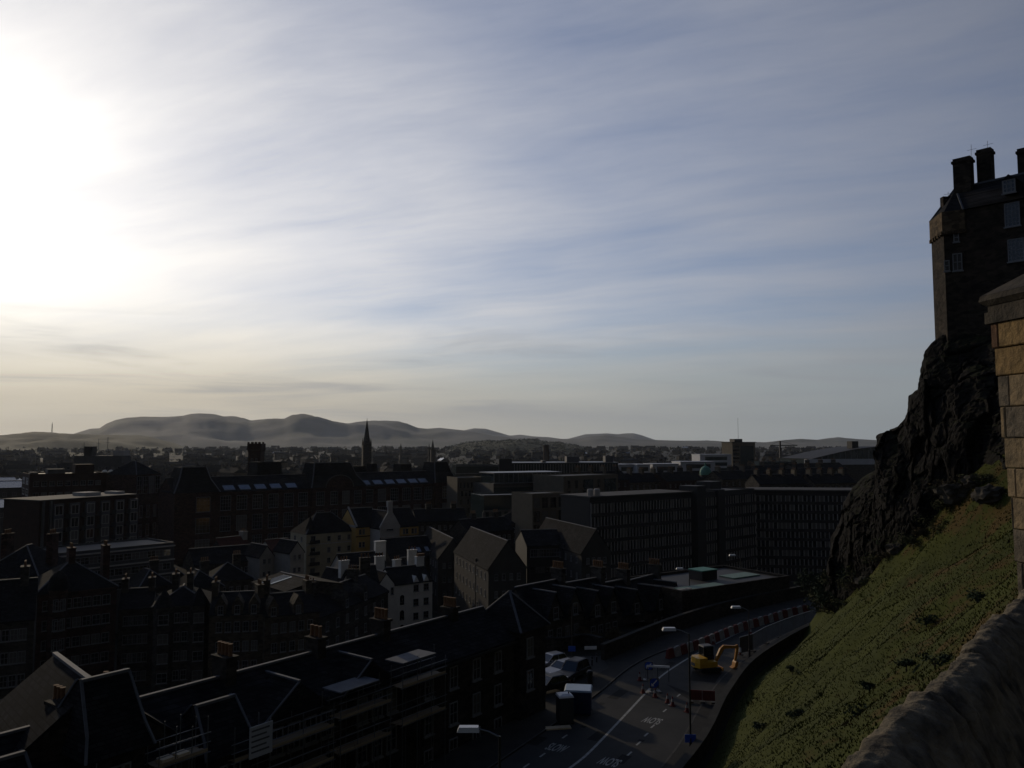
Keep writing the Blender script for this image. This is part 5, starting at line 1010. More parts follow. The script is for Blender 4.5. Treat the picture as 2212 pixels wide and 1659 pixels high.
# ---------------------------------------------------------------- gabled houses and walls along the far side of the road
def road_houses():
    W = dict(fr=.09, m=M['white'])
    spec = [('gabled slate house next to the pyramid roofed tower, above the parked cars', 1168, 96, 1262, 102, 1342, 8, 3.2, (.3, .75)), ('second gabled slate house of the low road terrace, with two dormers', 1262, 102, 1345, 107, 1334, 8, 3.4, (.3, .72)), ('third gabled house of the road terrace, ridge edged in lead', 1345, 108, 1400, 112, 1330, 8, 3.4, (.5,)), ('last gabled house of the road terrace, wide gable to the bend', 1400, 112, 1476, 120, 1322, 9, 3.2, (.3, .75))]
    for lab, x0, Y0, x1, Y1, ye, dd, rs, dm in spec:
        r, dim, rf = bld('gabled_house', lab, 'house', x0, Y0, x1, Y1, ye, dd, M['tenement'], roof='gable', rise=rs, base=RZ - 2, rmat=M['slate']); w, d, h = dim
        for x in dm:
            x *= w; mb = MB(); mb.prism([(x - 1.35, -.2, h - .6), (x + 1.35, -.2, h - .6), (x + 1.35, -.2, h + .3), (x, -.2, h + 2.7), (x - 1.35, -.2, h + .3)], (0, 3.2, 0)); mb.build('dormer_gable', M['tenement'], r)
            mb = MB(); [mb.prism([(x + s * 1.6, -.3, h + .05), (x, -.3, h + 2.95), (x, 3.4, h + 2.95), (x + s * 1.6, 3.4, h + .05)], (0, 0, .12)) for s in (-1, 1)]; mb.build('dormer_roof', M['slate'], rf); MB().box(x - .1, -.35, h + 2.98, x + .1, 3.4, h + 3.12).build('lead_ridge', M['lead'], rf)
            o = win(r, 'f', x, h - .1, .9, 1.4, dim, **W); o.location.y = -.22
        rows(r, dim, 'f', 4, [h - 2.6], .85, 1.3, **W); stack(r, w * .97, d / 2, h + 1, h + rs + 1.5, .8, 1.8, M['tenement'], 5, 'y')
    r, dim, rf = bld('flat_roof_hall', 'long low dark hall with pale green roof panels beyond the road bend', 'hall', 1474, 112, 1706, 125, 1285, 13, M['darkstone'], roof='flat', rmat=M['felt'], base=RZ - 1); w, d, h = dim
    MB().box(w * .06, .6, h + .13, w * .42, 3.0, h + .35).build('roof_panel', M['greencu2'], r); MB().box(w * .66, 4, h + .13, w * .92, 7, h + .3).build('roof_panel', M['greencu2'], r)
    o = MB().box(w * .43, 5.5, h + .13, w * .57, 8.2, h + 1.5).build('roof_box', M['darkclad'], r); MB().box(w * .43 - .1, 5.4, h + 1.502, w * .57 + .1, 8.3, h + 1.65).build('box_lid', M['greencu'], o)
    for x in (.02, .045, .09): MB().box(w * x, .8, h + .13, w * x + .7, 1.5, h + .5).build('roof_vent', M['palew'], r)
    # retaining wall along the left pavement of the bend, and the dark garden wall by the cars
    for lab, A, z, hh in (('dark retaining wall following the left pavement round the bend', [(1302, 1428), (1350, 1408), (1400, 1386), (1450, 1366), (1520, 1342), (1600, 1320), (1700, 1298), (1768, 1284)], RZ, 1.7), ('low dark garden wall behind the parked cars', [(1168, 1402), (1215, 1404), (1262, 1396), (1300, 1404)], RZ, 1.3)):
        P = [pZ(x, y, z) for x, y in A]; P = cat_rom([(p.x, p.y) for p in P], 4); o0 = P[0].copy(); r = empty('garden_wall', (o0.x, o0.y, z), 0, lab, 'wall')
        for nm, t, z0, z1, m in (('wall', .22, -1, hh, M['darkstone']), ('coping', .28, hh + .001, hh + .14, M['pave'])):
            mb = MB(); a, b = offs(P, -t), offs(P, t); n = len(P); vv = [(p.x - o0.x, p.y - o0.y, zz) for zz in (z0, z1) for L_ in (a, b) for p in L_]
            mb.poly(vv, [(2 * n + i, 2 * n + i + 1, 3 * n + i + 1, 3 * n + i) for i in range(n - 1)] + [(i, i + 1, 2 * n + i + 1, 2 * n + i) for i in range(n - 1)] + [(n + i, n + i + 1, 3 * n + i + 1, 3 * n + i) for i in range(n - 1)] + [(0, n, 3 * n, 2 * n), (n - 1, 2 * n - 1, 4 * n - 1, 3 * n - 1)]); mb.build(nm, m, r)
M['greencu2'] = mat('pale_green_panel', (0.132, 0.204, 0.162), .7, (0.102, 0.162, 0.126), .6)
road_houses()
# ---------------------------------------------------------------- road works, cars, lamps
M['dyellow'] = mat('digger_yellow', (.55, .30, .015), .45, (.46, .24, .012), 2, spec=.5)
M['dorange'] = mat('digger_boom', (.40, .17, .015), .5, (.32, .13, .012), 2)
M['red'] = mat('barrier_red', (.13, .022, .018), .7, (.085, .017, .014), 3)
M['bwhite'] = mat('barrier_white', (.26, .26, .25), .7, (.17, .17, .165), 3)
M['blue'] = mat('sign_blue', (.015, .075, .40), .4, (.013, .065, .35), 2)
M['signw'] = mat('sign_white', (.75, .75, .75), .4)
M['rubber'] = mat('rubber', (.015, .015, .015), .8)
M['silver'] = mat('silver_paint', (.22, .225, .24), .3, (.21, .215, .23), 3, metal=.4, spec=.7)
M['darkcar'] = mat('dark_car_paint', (.010, .011, .013), .45, (.009, .010, .011), 3, spec=.4)
M['lampglass'] = mat('lamp_housing', (.45, .46, .48), .35, spec=.6)
def gp(x, y, z=RZ): return pZ(x, y, z)
def digger():
    p = gp(1527, 1450); r = empty('excavator', (p.x, p.y, RZ + .01), R(18), 'yellow tracked mini excavator with dark cab and orange boom reaching right', 'excavator')
    for y in (-.95, .55):
        mb = MB(); pr = [(-1.1, .12), (-1.25, .3), (-1.1, .52), (1.1, .52), (1.25, .3), (1.1, .12)]; mb.prism([(a, y, z) for a, z in pr], (0, .4, 0))
        for k in range(14): mb.box(-1.05 + .155 * k, y - .01, .08, -.97 + .155 * k, y + .41, .12)
        mb.build('track', M['rubber'], r)
    MB().box(-.7, -.56, .2, .7, .56, .55).build('undercarriage', M['black'], r); MB().box(1.3, -.95, .1, 1.42, .95, .5).box(.6, -.4, .25, 1.3, -.3, .38).box(.6, .3, .25, 1.3, .4, .38).build('blade', M['dorange'], r)
    mb = MB(); pts = [(-1.35, -.9), (-1.62, -.4), (-1.62, .4), (-1.35, .9), (.5, .9), (.75, .5), (.75, -.9)]; mb.prism([(a, b, .6) for a, b in pts], (0, 0, .55)); mb.prism([(-1.33, -.86, 1.152), (-1.58, -.4, 1.152), (-1.58, .4, 1.152), (-1.33, .86, 1.152), (-.45, .86, 1.152), (-.45, -.86, 1.152)], (.05, 0, .42)); b = mb.build('body', M['dyellow'], r)
    MB().box(-1.66, -.35, .72, -1.621, .35, 1.02).build('engine_grille', M['greypan'], b)
    mb = MB()
    for x, y in ((-.4, -.05), (.7, -.05), (-.4, .88), (.55, .88)): mb.box(x, y - .05, 1.155, x + .09, y + .04, 2.5)
    mb.box(-.42, -.1, 1.155, .8, .92, 1.5); c = mb.build('cab', M['black'], r); MB().frus((-.45, -.13, .85, .95), 2.5, (-.35, -.05, .72, .87), 2.62).build('cab_roof', M['greypan'], c); MB().box(-.36, -.04, 1.51, .72, .85, 2.49).build('cab_glass', M['glass'], c)
    def arm(name, pts, w, parent):
        mb = MB(); mb.prism([(a, -.25 - w / 2, z) for a, z in pts], (0, w, 0)); return mb.build(name, M['dorange'], parent)
    bo = arm('boom', [(.7, .9), (1.0, .85), (1.75, 2.05), (2.0, 2.25), (3.45, 2.2), (3.5, 2.42), (1.9, 2.62), (1.45, 2.3)], .24, r); mb = MB(); mb.tube([(.9, -.25, 1.0), (1.9, -.25, 2.0)], .06, 8); mb.build('hydraulic_ram', M['steel'], bo)
    arm('dipper_arm', [(3.25, 2.45), (3.6, 2.55), (3.75, 2.2), (3.35, .85), (3.18, .9), (3.4, 2.1)], .18, r)
    mb = MB(); pr = [(3.3, .95), (3.5, .7), (3.35, .25), (2.95, .1), (2.75, .2), (3.05, .35), (3.15, .75)]; mb.prism([(a, -.55, z) for a, z in pr], (0, .6, 0)); mb.build('bucket', M['dorange'], r)
digger()
def cones():
    def cone(p, label):
        r = empty('traffic_cone', (p.x, p.y, RZ + .01), rnd.uniform(0, 3), label, 'traffic cone', 'red and white cones round the road works')
        MB().frus((-.24, -.24, .24, .24), 0, (-.22, -.22, .22, .22), .06).build('base', M['red'], r)
        for nm, prof, m in (('cone', [(.19, .06), (.12, .38)], M['red']), ('reflective_sleeve', [(.128, .38), (.085, .64)], M['bwhite']), ('tip', [(.078, .64), (.04, .86)], M['red'])): mb = MB(); mb.lathe(prof, 12); mb.build(nm, m, r)
    for x, y, lb in ((1389, 1497, 'red and white cone left of the solid white line, below the blue arrow sign'), (1415, 1506, 'red and white cone just right of the end of the solid white line'), (1442, 1518, 'left cone of the close pair above the dashed lane line'), (1453, 1525, 'right cone of the close pair above the dashed lane line'), (1484, 1538, 'lone cone nearest the lamp post in the coned lane'), (1382, 1470, 'small cone at the left end of the sign trestle'), (1541, 1392, 'lone cone standing in the middle of the barrier row'), (1622, 1371, 'far cone beside the barriers near the thin lamp post')): cone(gp(x, y), lb)
    # interlocking barriers along the middle of the road
    A = cat_rom([(p.x, p.y) for p in [gp(x, y) for x, y in ((1440, 1423), (1475, 1412), (1520, 1396), (1565, 1377), (1610, 1360), (1660, 1345), (1705, 1331), (1745, 1322))]], 12); n = 27; L_ = [0]
    for a, b in zip(A, A[1:]): L_.append(L_[-1] + (b - a).length)
    proto = {}
    for k in range(n):
        s = L_[-1] * (k + .5) / n; i = max(j for j in range(len(L_) - 1) if L_[j] <= s); q = A[i].lerp(A[i + 1], (s - L_[i]) / (L_[i + 1] - L_[i])); d = A[i + 1] - A[i]; col = 'red' if k % 2 == 0 else 'white'
        lb = {'red': 'red plastic road barrier block in the alternating row along the road middle', 'white': 'white plastic road barrier block in the alternating row along the road middle'}[col]
        if col not in proto:
            r = empty('road_barrier', (0, 0, 0), 0, lb, 'barrier', col + ' barrier blocks along the road'); m = M['red'] if col == 'red' else M['bwhite']; ln = L_[-1] / n * .46
            mb = MB(); mb.frus((-ln, -.28, ln, .28), 0, (-ln, -.22, ln, .22), .25); mb.frus((-ln, -.2, ln, .2), .252, (-ln * .96, -.1, ln * .96, .1), .95); mb.build('body', m, r); mb = MB(); mb.box(-ln * .5, -.12, .952, ln * .5, .12, 1.05); mb.build('top_lug', m, r); proto[col] = r; o = r
        else: o = copy_tree(proto[col])
        o.location = (q.x, q.y, RZ + .01); o.rotation_euler = (0, 0, math.atan2(d.y, d.x) + rnd.uniform(-.12, .12))
cones()
def arrow_sign(x, y, rz, label, h=1.3, s=.8):
    p = gp(x, y); r = empty('arrow_sign', (p.x, p.y, RZ + .01), rz, label, 'road sign')
    mb = MB(); mb.box(-s / 2, -.04, h - s / 2, s / 2, 0, h + s / 2); b = mb.build('backing', M['greypan'], r); mb = MB(); mb.prism([(s * .47 * math.cos(t), -.05, h + s * .47 * math.sin(t)) for t in [2 * math.pi * k / 28 for k in range(28)]], (0, .008, 0)); d = mb.build('disc', M['blue'], r)
    mb = MB(); mb.prism([(.24 * s, -.062, h + .32 * s), (.32 * s, -.062, h + .24 * s), (-.10 * s, -.062, h - .18 * s), (.02 * s, -.062, h - .30 * s), (-.3 * s, -.062, h - .3 * s), (-.3 * s, -.062, h + .02 * s), (-.18 * s, -.062, h - .1 * s)], (0, .008, 0)); mb.build('arrow', M['signw'], d)
    mb = MB(); [mb.bar((a, 0, 0), (a * .8, 0, h - s / 2), .05, .05) for a in (-s * .45, s * .45)]; mb.bar((-s * .5, -.3, .03), (s * .5, .3, .03), .06, .06); mb.build('frame', M['bwhite'], r); mb = MB(); [mb.box(a - .15, -.3, 0, a + .15, .3, .1) for a in (-s * .5, s * .5)]; mb.build('sandbag', M['bwhite'], r)
arrow_sign(1413, 1495, R(8), 'blue keep left arrow sign standing at the end of the solid white line', .85, .95)
arrow_sign(1402, 1470, R(-10), 'blue arrow sign on a trestle behind the nearer arrow sign', 1.45, .85)
def clutter():
    a, b = gp(1395, 1470), gp(1437, 1468); d = b - a; r = empty('trestle_barrier', (a.x, a.y, RZ + .01), math.atan2(d.y, d.x) - .35, 'open trestle barrier with a pale top rail beside the far arrow sign', 'barrier')
    MB().box(.1, -.04, 1.35, 2.4, .04, 1.55).build('rail', M['signw'], r); [MB().bar((x, 0, 0), (x, 0, 1.35), .06, .06).build('leg', M['black'], r) for x in (.2, 1.2, 2.3)]
    p = gp(1517, 1520); r = empty('safety_fence', (p.x, p.y, RZ + .12), R(-8), 'red plastic safety fence panels at the end of the right pavement works', 'barrier'); MB().box(-1.15, -.04, .2, -.02, .04, 1.1).build('panel', M['red'], r); MB().box(.02, -.10, .2, 1.15, -.02, 1.1).build('panel', M['red'], r); [MB().box(x - .2, -.3, 0, x + .2, .3, .1).build('foot', M['rubber'], r) for x in (-1.0, 0, 1.0)]
    for x, y, lb in ((1599, 1418, 'red and white marker post by the near end of the grey fence'), (1617, 1410, 'white topped marker post under the thin lamp post')):
        p = gp(x, y); r = empty('marker_post', (p.x, p.y, RZ + .12), 0, lb, 'marker post'); MB().box(-.12, -.04, 0, .12, .04, .35).build('red_band', M['red'], r); MB().box(-.12, -.04, .352, .12, .04, .85).build('white_band', M['signw'], r)
    # grey site fence along the bend
    P = [gp(x, y, RZ + .1) for x, y in ((1598, 1416), (1626, 1408), (1655, 1391), (1685, 1378), (1715, 1366), (1738, 1358), (1758, 1352))]
    for i, (a, b) in enumerate(zip(P, P[1:])):
        d = b - a; L_ = d.length; lb = ['pale sheeted site fence panel at the near end, beside the marker posts', 'second barred site fence panel from the pale end panel', 'third barred site fence panel along the bend', 'barred site fence panel in the middle of the bend', 'barred site fence panel before the last one under the crag', 'farthest barred site fence panel below the crag scrub'][i]
        r = empty('site_fence', (a.x, a.y, RZ + .12), math.atan2(d.y, d.x), lb, 'fence', 'grey site fence panels on the bend'); mb = MB(); [mb.box(0, -.03, z, L_, .03, z + .06) for z in (.2, 1.95)]; [mb.box(x - .03, -.03, 0, x + .03, .03, 2.0) for x in (.03, L_ - .03)]; mb.build('frame', M['steel'], r)
        if i == 0: MB().box(.07, -.02, .26, L_ - .07, .02, 1.94).build('sheet', M['greypan'], r)
        else:
            mb = MB(); n = int(L_ / .16); [mb.box(L_ * k / n - .02, -.02, .26, L_ * k / n + .02, .02, 1.94) for k in range(1, n)]; mb.build('bars', M['steel'], r)
        [MB().box(x - .12, -.3, -.0, x + .12, .3, .12).build('foot', M['concrete'], r) for x in (.15, L_ - .15)]
    # street lamps: pole foot, height, arm to the left
    def lamp(x, Y, h, arm, label, drop=.15, z0=RZ + .12):
        r = empty('street_lamp', (x, Y, z0), 0, label, 'street lamp'); mb = MB(); mb.lathe([(.13, 0), (.12, 1.3), (.08, 1.35), (.06, h)], 10); mb.build('pole', M['black'], r); mb = MB(); mb.tube([(0, 0, h - .05), (-arm * .5, .05, h + .18), (-arm, .08, h + .3)], .04, 8); mb.build('arm', M['steel'], r)
        mb = MB(); mb.frus((-arm - 1.0, -.16, -arm + .05, .32), h + .2, (-arm - .9, -.1, -arm, .26), h + .42); mb.build('lantern', M['lampglass'], r); return r
    p = pY(1079, 1590, 39); lamp(p.x, 39, p.z - RZ - .12, 1.0, 'near street lamp with a bright white lantern, cut by the bottom edge')
    p = pY(1488, 1368, 63.5); r = lamp(p.x, 63.5, p.z - RZ - .12, 1.05, 'tall street lamp in front of the excavator carrying a small blue sign'); MB().box(-.45, -.1, 1.0, .4, -.07, 1.6).build('blue_sign', M['blue'], r)
    p = pY(1617, 1318, 90); lamp(p.x, 90, p.z - RZ - .12, .9, 'far thin street lamp standing at the grey site fence')
    p = pY(1489, 1235, 118); lamp(p.x, 118, max(3, p.z - RZ), .9, 'small street lamp in front of the green panelled hall'); p = pY(1600, 1205, 135); lamp(p.x, 135, p.z - RZ, .9, 'distant street lamp between the green panelled hall and the fin fronted offices')
    # bollards, board, blue parking sign
    for x, y, lb in ((1259, 1452, 'nearest thin bollard right of the parked cars'), (1270, 1446, 'second thin bollard from the parked cars'), (1279, 1440, 'third thin bollard from the parked cars'), (1289, 1433, 'farthest thin bollard, under the white board')):
        p = gp(x, y); r = empty('bollard', (p.x, p.y, RZ + .12), 0, lb, 'bollard', 'bollards by the side street'); mb = MB(); mb.lathe([(.08, 0), (.08, .8), (.10, .82), (.10, .9), (.05, .98)], 10); mb.build('post', M['black'], r); mb = MB(); mb.lathe([(.085, .6), (.085, .7)], 10); mb.build('band', M['greywood'], r)
    p = gp(1289, 1428); r = empty('sign_board', (p.x, p.y, RZ + .12), R(5), 'small white name board on a post above the garden wall', 'sign'); MB().box(-1.35, -.04, 1.15, .0, 0, 1.5).build('board', M['signw'], r); [MB().bar((x, .03, 0), (x, .03, 1.5), .06, .06).build('post', M['black'], r) for x in (-1.2, -.05)]
    p = gp(1236, 1450); r = empty('parking_sign', (p.x, p.y, RZ + .12), 0, 'tall pole with a blue square sign behind the silver car', 'sign'); mb = MB(); mb.tube([(0, 0, 0), (0, 0, 6.2)], .05, 8); mb.build('pole', M['black'], r); MB().box(-.4, -.09, 1.95, .35, -.06, 2.5).build('blue_sign', M['blue'], r)
    # grey toilet cabin with a white domed roof, blue steel store, timber
    p = gp(1220, 1560); r = empty('toilet_cabin', (p.x, p.y, RZ + .01), R(12), 'grey portable toilet cabin with a white domed translucent roof', 'portable toilet'); mb = MB(); mb.box(-.62, -.62, .1, .62, .62, 2.2); w = mb.build('cabin', M['greypan2'], r); MB().box(-.4, -.66, .15, .4, -.621, 2.05).build('door', M['greypan2'], r); mb = MB()
    [MB().box(x, -.645, .2, x + .06, -.625, 2.1).build('rib', M['greypan2'], w) for x in (-.6, .52)]; MB().box(-.66, -.66, 0, .66, .66, .1).build('skid', M['black'], r)
    mb = MB(); mb.frus((-.66, -.66, .66, .66), 2.2, (-.6, -.6, .6, .6), 2.34); mb.frus((-.6, -.6, .6, .6), 2.342, (-.3, -.3, .3, .3), 2.46); rf = mb.build('roof', M['signw'], r); mb = MB(); mb.lathe([(.06, 2.4), (.06, 2.6)], 8, (.3, -.2)); mb.build('vent', M['black'], rf)
    p = gp(1243, 1540); r = empty('site_store', (p.x + .3, p.y + .3, RZ + .01), R(-8), 'blue steel site store with a pale flat lid behind the toilet cabin', 'container'); mb = MB(); mb.box(-1.15, -1.0, .1, 1.15, 1.0, 2.0)
    for k in range(12): mb.box(-1.1 + .19 * k, -1.04, .15, -1.0 + .19 * k, -1.001, 1.95)
    b = mb.build('body', mat('store_blue', (.012, .022, .07), .5, (.010, .018, .055), 2), r); MB().frus((-1.22, -1.07, 1.22, 1.07), 2.002, (-1.12, -.98, 1.12, .98), 2.14).build('lid', mat('lid_blue_grey', (.30, .38, .47), .4, (.27, .34, .42), 2), r); MB().box(-.02, -1.06, .2, .02, -1.041, 1.9).box(.3, -1.07, .9, .4, -1.041, 1.2).build('door_seam', M['black'], b); MB().box(-1.1, -.9, 0, -.9, .9, .1).box(.9, -.9, 0, 1.1, .9, .1).build('runners', M['black'], r)
    p = gp(1205, 1574); r = empty('timber_stack', (p.x, p.y, RZ + .01), R(10), 'small stack of pale timber lying in front of the toilet cabin', 'timber'); [MB().box(-1.1 + rnd.uniform(-.1, .1), -.3 + .16 * k, .0, 1.1, -.16 + .16 * k, .12).build('board', M['plankpale'], r) for k in range(4)]
    p = gp(1274, 1478); r = empty('litter_bin', (p.x, p.y, RZ + .12), 0, 'dark litter bin on the pavement corner above the blue store', 'bin'); mb = MB(); mb.lathe([(.26, 0), (.3, .1), (.3, .95)], 14); mb.build('body', M['black'], r); mb = MB(); mb.lathe([(.32, .951), (.32, 1.1), (.2, 1.25)], 14); mb.build('hood', M['black'], r)
M['greypan2'] = mat('cabin_grey', (.04, .043, .046), .6, (.034, .037, .04), 2)
clutter()
def car(x, y, rz, label, paint, L_=4.2, W_=1.75, H=1.48, tail=False, z=RZ + .132):
    p = gp(x, y); r = empty('parked_car', (p.x, p.y, z), rz, label, 'car')
    hl = L_ / 2; a = W_ / 2
    side = [(-hl, .35), (-hl + .06, .72), (-hl + .5, .86), (-hl * .42, .92), (hl * .9, .95), (hl, .7), (hl - .02, .35)]
    mb = MB(); mb.sm = False; n = len(side)
    for s0, s1, t in ((-a, a, 0),): mb.prism([(u, s0, v) for u, v in side], (0, s1 - s0, 0))
    b = mb.build('body', paint, r); md = b.modifiers.new('bevel', 'BEVEL'); md.width = .09; md.segments = 3; md.limit_method = 'ANGLE'
    mb = MB(); c0, c1 = -hl * .42, hl * .86; mb.frus((c0, -a + .06, c1, a - .06), .9, (c0 + .75, -a + .22, c1 - .35, a - .22), H - .06); g = mb.build('glasshouse', M['glass'], r)
    mb = MB(); mb.frus((c0 + .72, -a + .2, c1 - .32, a - .2), H - .059, (c0 + .95, -a + .32, c1 - .5, a - .32), H + .02); rr = mb.build('roof', paint, r); md = rr.modifiers.new('bevel', 'BEVEL'); md.width = .05; md.segments = 2
    mb = MB()
    for q in ((c0, c0 + .75), (c1, c1 - .35)):
        for s in (-1, 1): mb.bar((q[0], s * (a - .07), .92), (q[1], s * (a - .21), H - .05), .07, .07)
    for s in (-1, 1): mb.bar(((c0 + c1) / 2 + .1, s * (a - .06), .92), ((c0 + c1) / 2 + .1, s * (a - .21), H - .05), .07, .05)
    mb.build('pillars', paint, r)
    for u in (-hl * .62, hl * .62):
        for s in (-1, 1):
            mb = MB(); v = [(u + .32 * math.cos(t), s * (a - .18), .32 + .32 * math.sin(t)) for t in [2 * math.pi * k / 16 for k in range(16)]]; mb.prism(v, (0, s * .19, 0)); w = mb.build('wheel', M['rubber'], r); mb = MB(); mb.prism([(u + .2 * math.cos(t), s * (a + .012), .32 + .2 * math.sin(t)) for t in [2 * math.pi * k / 12 for k in range(12)]], (0, s * .01, 0)); mb.build('rim', M['steel'], w)
    for s in (-1, 1): MB().box(-hl - .02, s * (a - .35) - .16, .58, -hl + .1, s * (a - .35) + .16, .74).build('headlight', M['signw'], r); MB().box(hl - .1, s * (a - .3) - .12, .6, hl + .02, s * (a - .3) + .12, .85).build('tail_light', M['red'], r); MB().box(c0 + .35, s * a, .95, c0 + .5, s * (a + .16), 1.08).build('mirror', paint, r)
    MB().box(-hl - .03, -.26, .38, -hl + .0, .26, .5).build('number_plate', M['bwhite'], r)
car(1214, 1462, R(40), 'silver car with a bright bonnet, front towards the left, beside the corner tower', M['silver'])
car(1188, 1446, R(38), 'pale roofed car half hidden by the corner tower behind the silver car', M['silver'], H=1.5)
car(1238, 1467, R(55), 'tall dark car parked right of the silver car under the blue sign', M['darkcar'], 4.5, 1.85, 1.75)
car(1186, 1496, R(35), 'dark car at the foot of the corner tower, nearest the toilet cabin', M['darkcar'])
# ---------------------------------------------------------------- plants
M['bark'] = mat('bark', (.035, .028, .02), .95, (.02, .017, .013), 3)
M['twig'] = mat('twigs', (.050, .038, .022), .95, (.032, .025, .016), 2)
M['scrub'] = mat('scrub_leaf', (.035, .042, .016), .9, (.05, .045, .02), 1.5)
M['dryscrub'] = mat('dry_scrub', (.055, .042, .02), .95, (.03, .026, .014), 1.5)
M['boulder'] = mat('grey_boulder', (.075, .065, .05), .95, (.03, .028, .024), 1.5, .5, detail=9)
M['evergreen'] = mat('evergreen_leaf', (.022, .034, .016), .9, (.014, .022, .011), 1.5)
def bare_tree(loc, H, label, group='bare winter trees', seed=0):
    rr = random.Random(seed); r = empty('bare_tree', loc, rr.uniform(0, 6), label, 'tree', group); tr = MB(); br = MB()
    def grow(p, d, L_, rad, lev):
        n = 3; pts = [p]
        for k in range(n): d = (d + Vector((rr.uniform(-.18, .18), rr.uniform(-.18, .18), rr.uniform(-.03, .12)))).normalized(); pts.append(pts[-1] + d * L_ / n)
        (tr if lev == 0 else br).tube(pts, rad, 6 if lev < 2 else 4 if lev < 3 else 3, rad * .6)
        if lev < 4:
            for k in range(rr.choice((2, 3, 3)) + (1 if lev == 0 else 0)):
                a = rr.uniform(0, 6.28); q = pts[-1] if k < 2 else pts[-2]; nd = (d + Vector((math.cos(a), math.sin(a), rr.uniform(-.1, .4))) * rr.uniform(.45, .85)).normalized(); grow(q, nd, L_ * rr.uniform(.6, .8), rad * .58, lev + 1)
    grow(Vector((0, 0, 0)), Vector((0, 0, 1)), H * .3, H * .022, 0); tr.build('trunk', M['bark'], r); br.build('branches', M['twig'], r); return r
def leafy(loc, rx, rz, n, label, cat='bush', group=None, m=None, name='bush', trunk=False, leaf=.22, seed=0):
    rr = random.Random(seed); r = empty(name, loc, 0, label, cat, group); mb = MB(); lobes = [(Vector((rr.uniform(-.6, .6) * rx, rr.uniform(-.6, .6) * rx, rr.uniform(.25, .8) * rz)), rr.uniform(.35, .6)) for _ in range(7)]
    for _ in range(n):
        c, s = rr.choice(lobes); v = Vector((rr.gauss(0, 1), rr.gauss(0, 1), rr.gauss(0, 1))).normalized() * rr.random() ** .4; q = c + Vector((v.x * rx * s, v.y * rx * s, v.z * rz * s * .8)); q.z = max(q.z, .02)
        a = Vector((rr.gauss(0, 1), rr.gauss(0, 1), rr.gauss(0, 1))).normalized(); b = a.orthogonal().normalized() * leaf * rr.uniform(.5, 1.2); a = a * leaf * rr.uniform(.6, 1.3); mb.poly([q - a, q + b * .5, q + a, q - b * .5], [(0, 1, 2, 3)])
    mb.build('crown' if trunk else 'foliage', m or M['scrub'], r); t = MB(); t.tube([(0, 0, -.3), (rx * .05, 0, rz * .3), (0, rx * .05, rz * .6)], max(.04, rz * .025), 6, max(.02, rz * .012)); t.build('trunk' if trunk else 'stems', M['bark'], r); return r
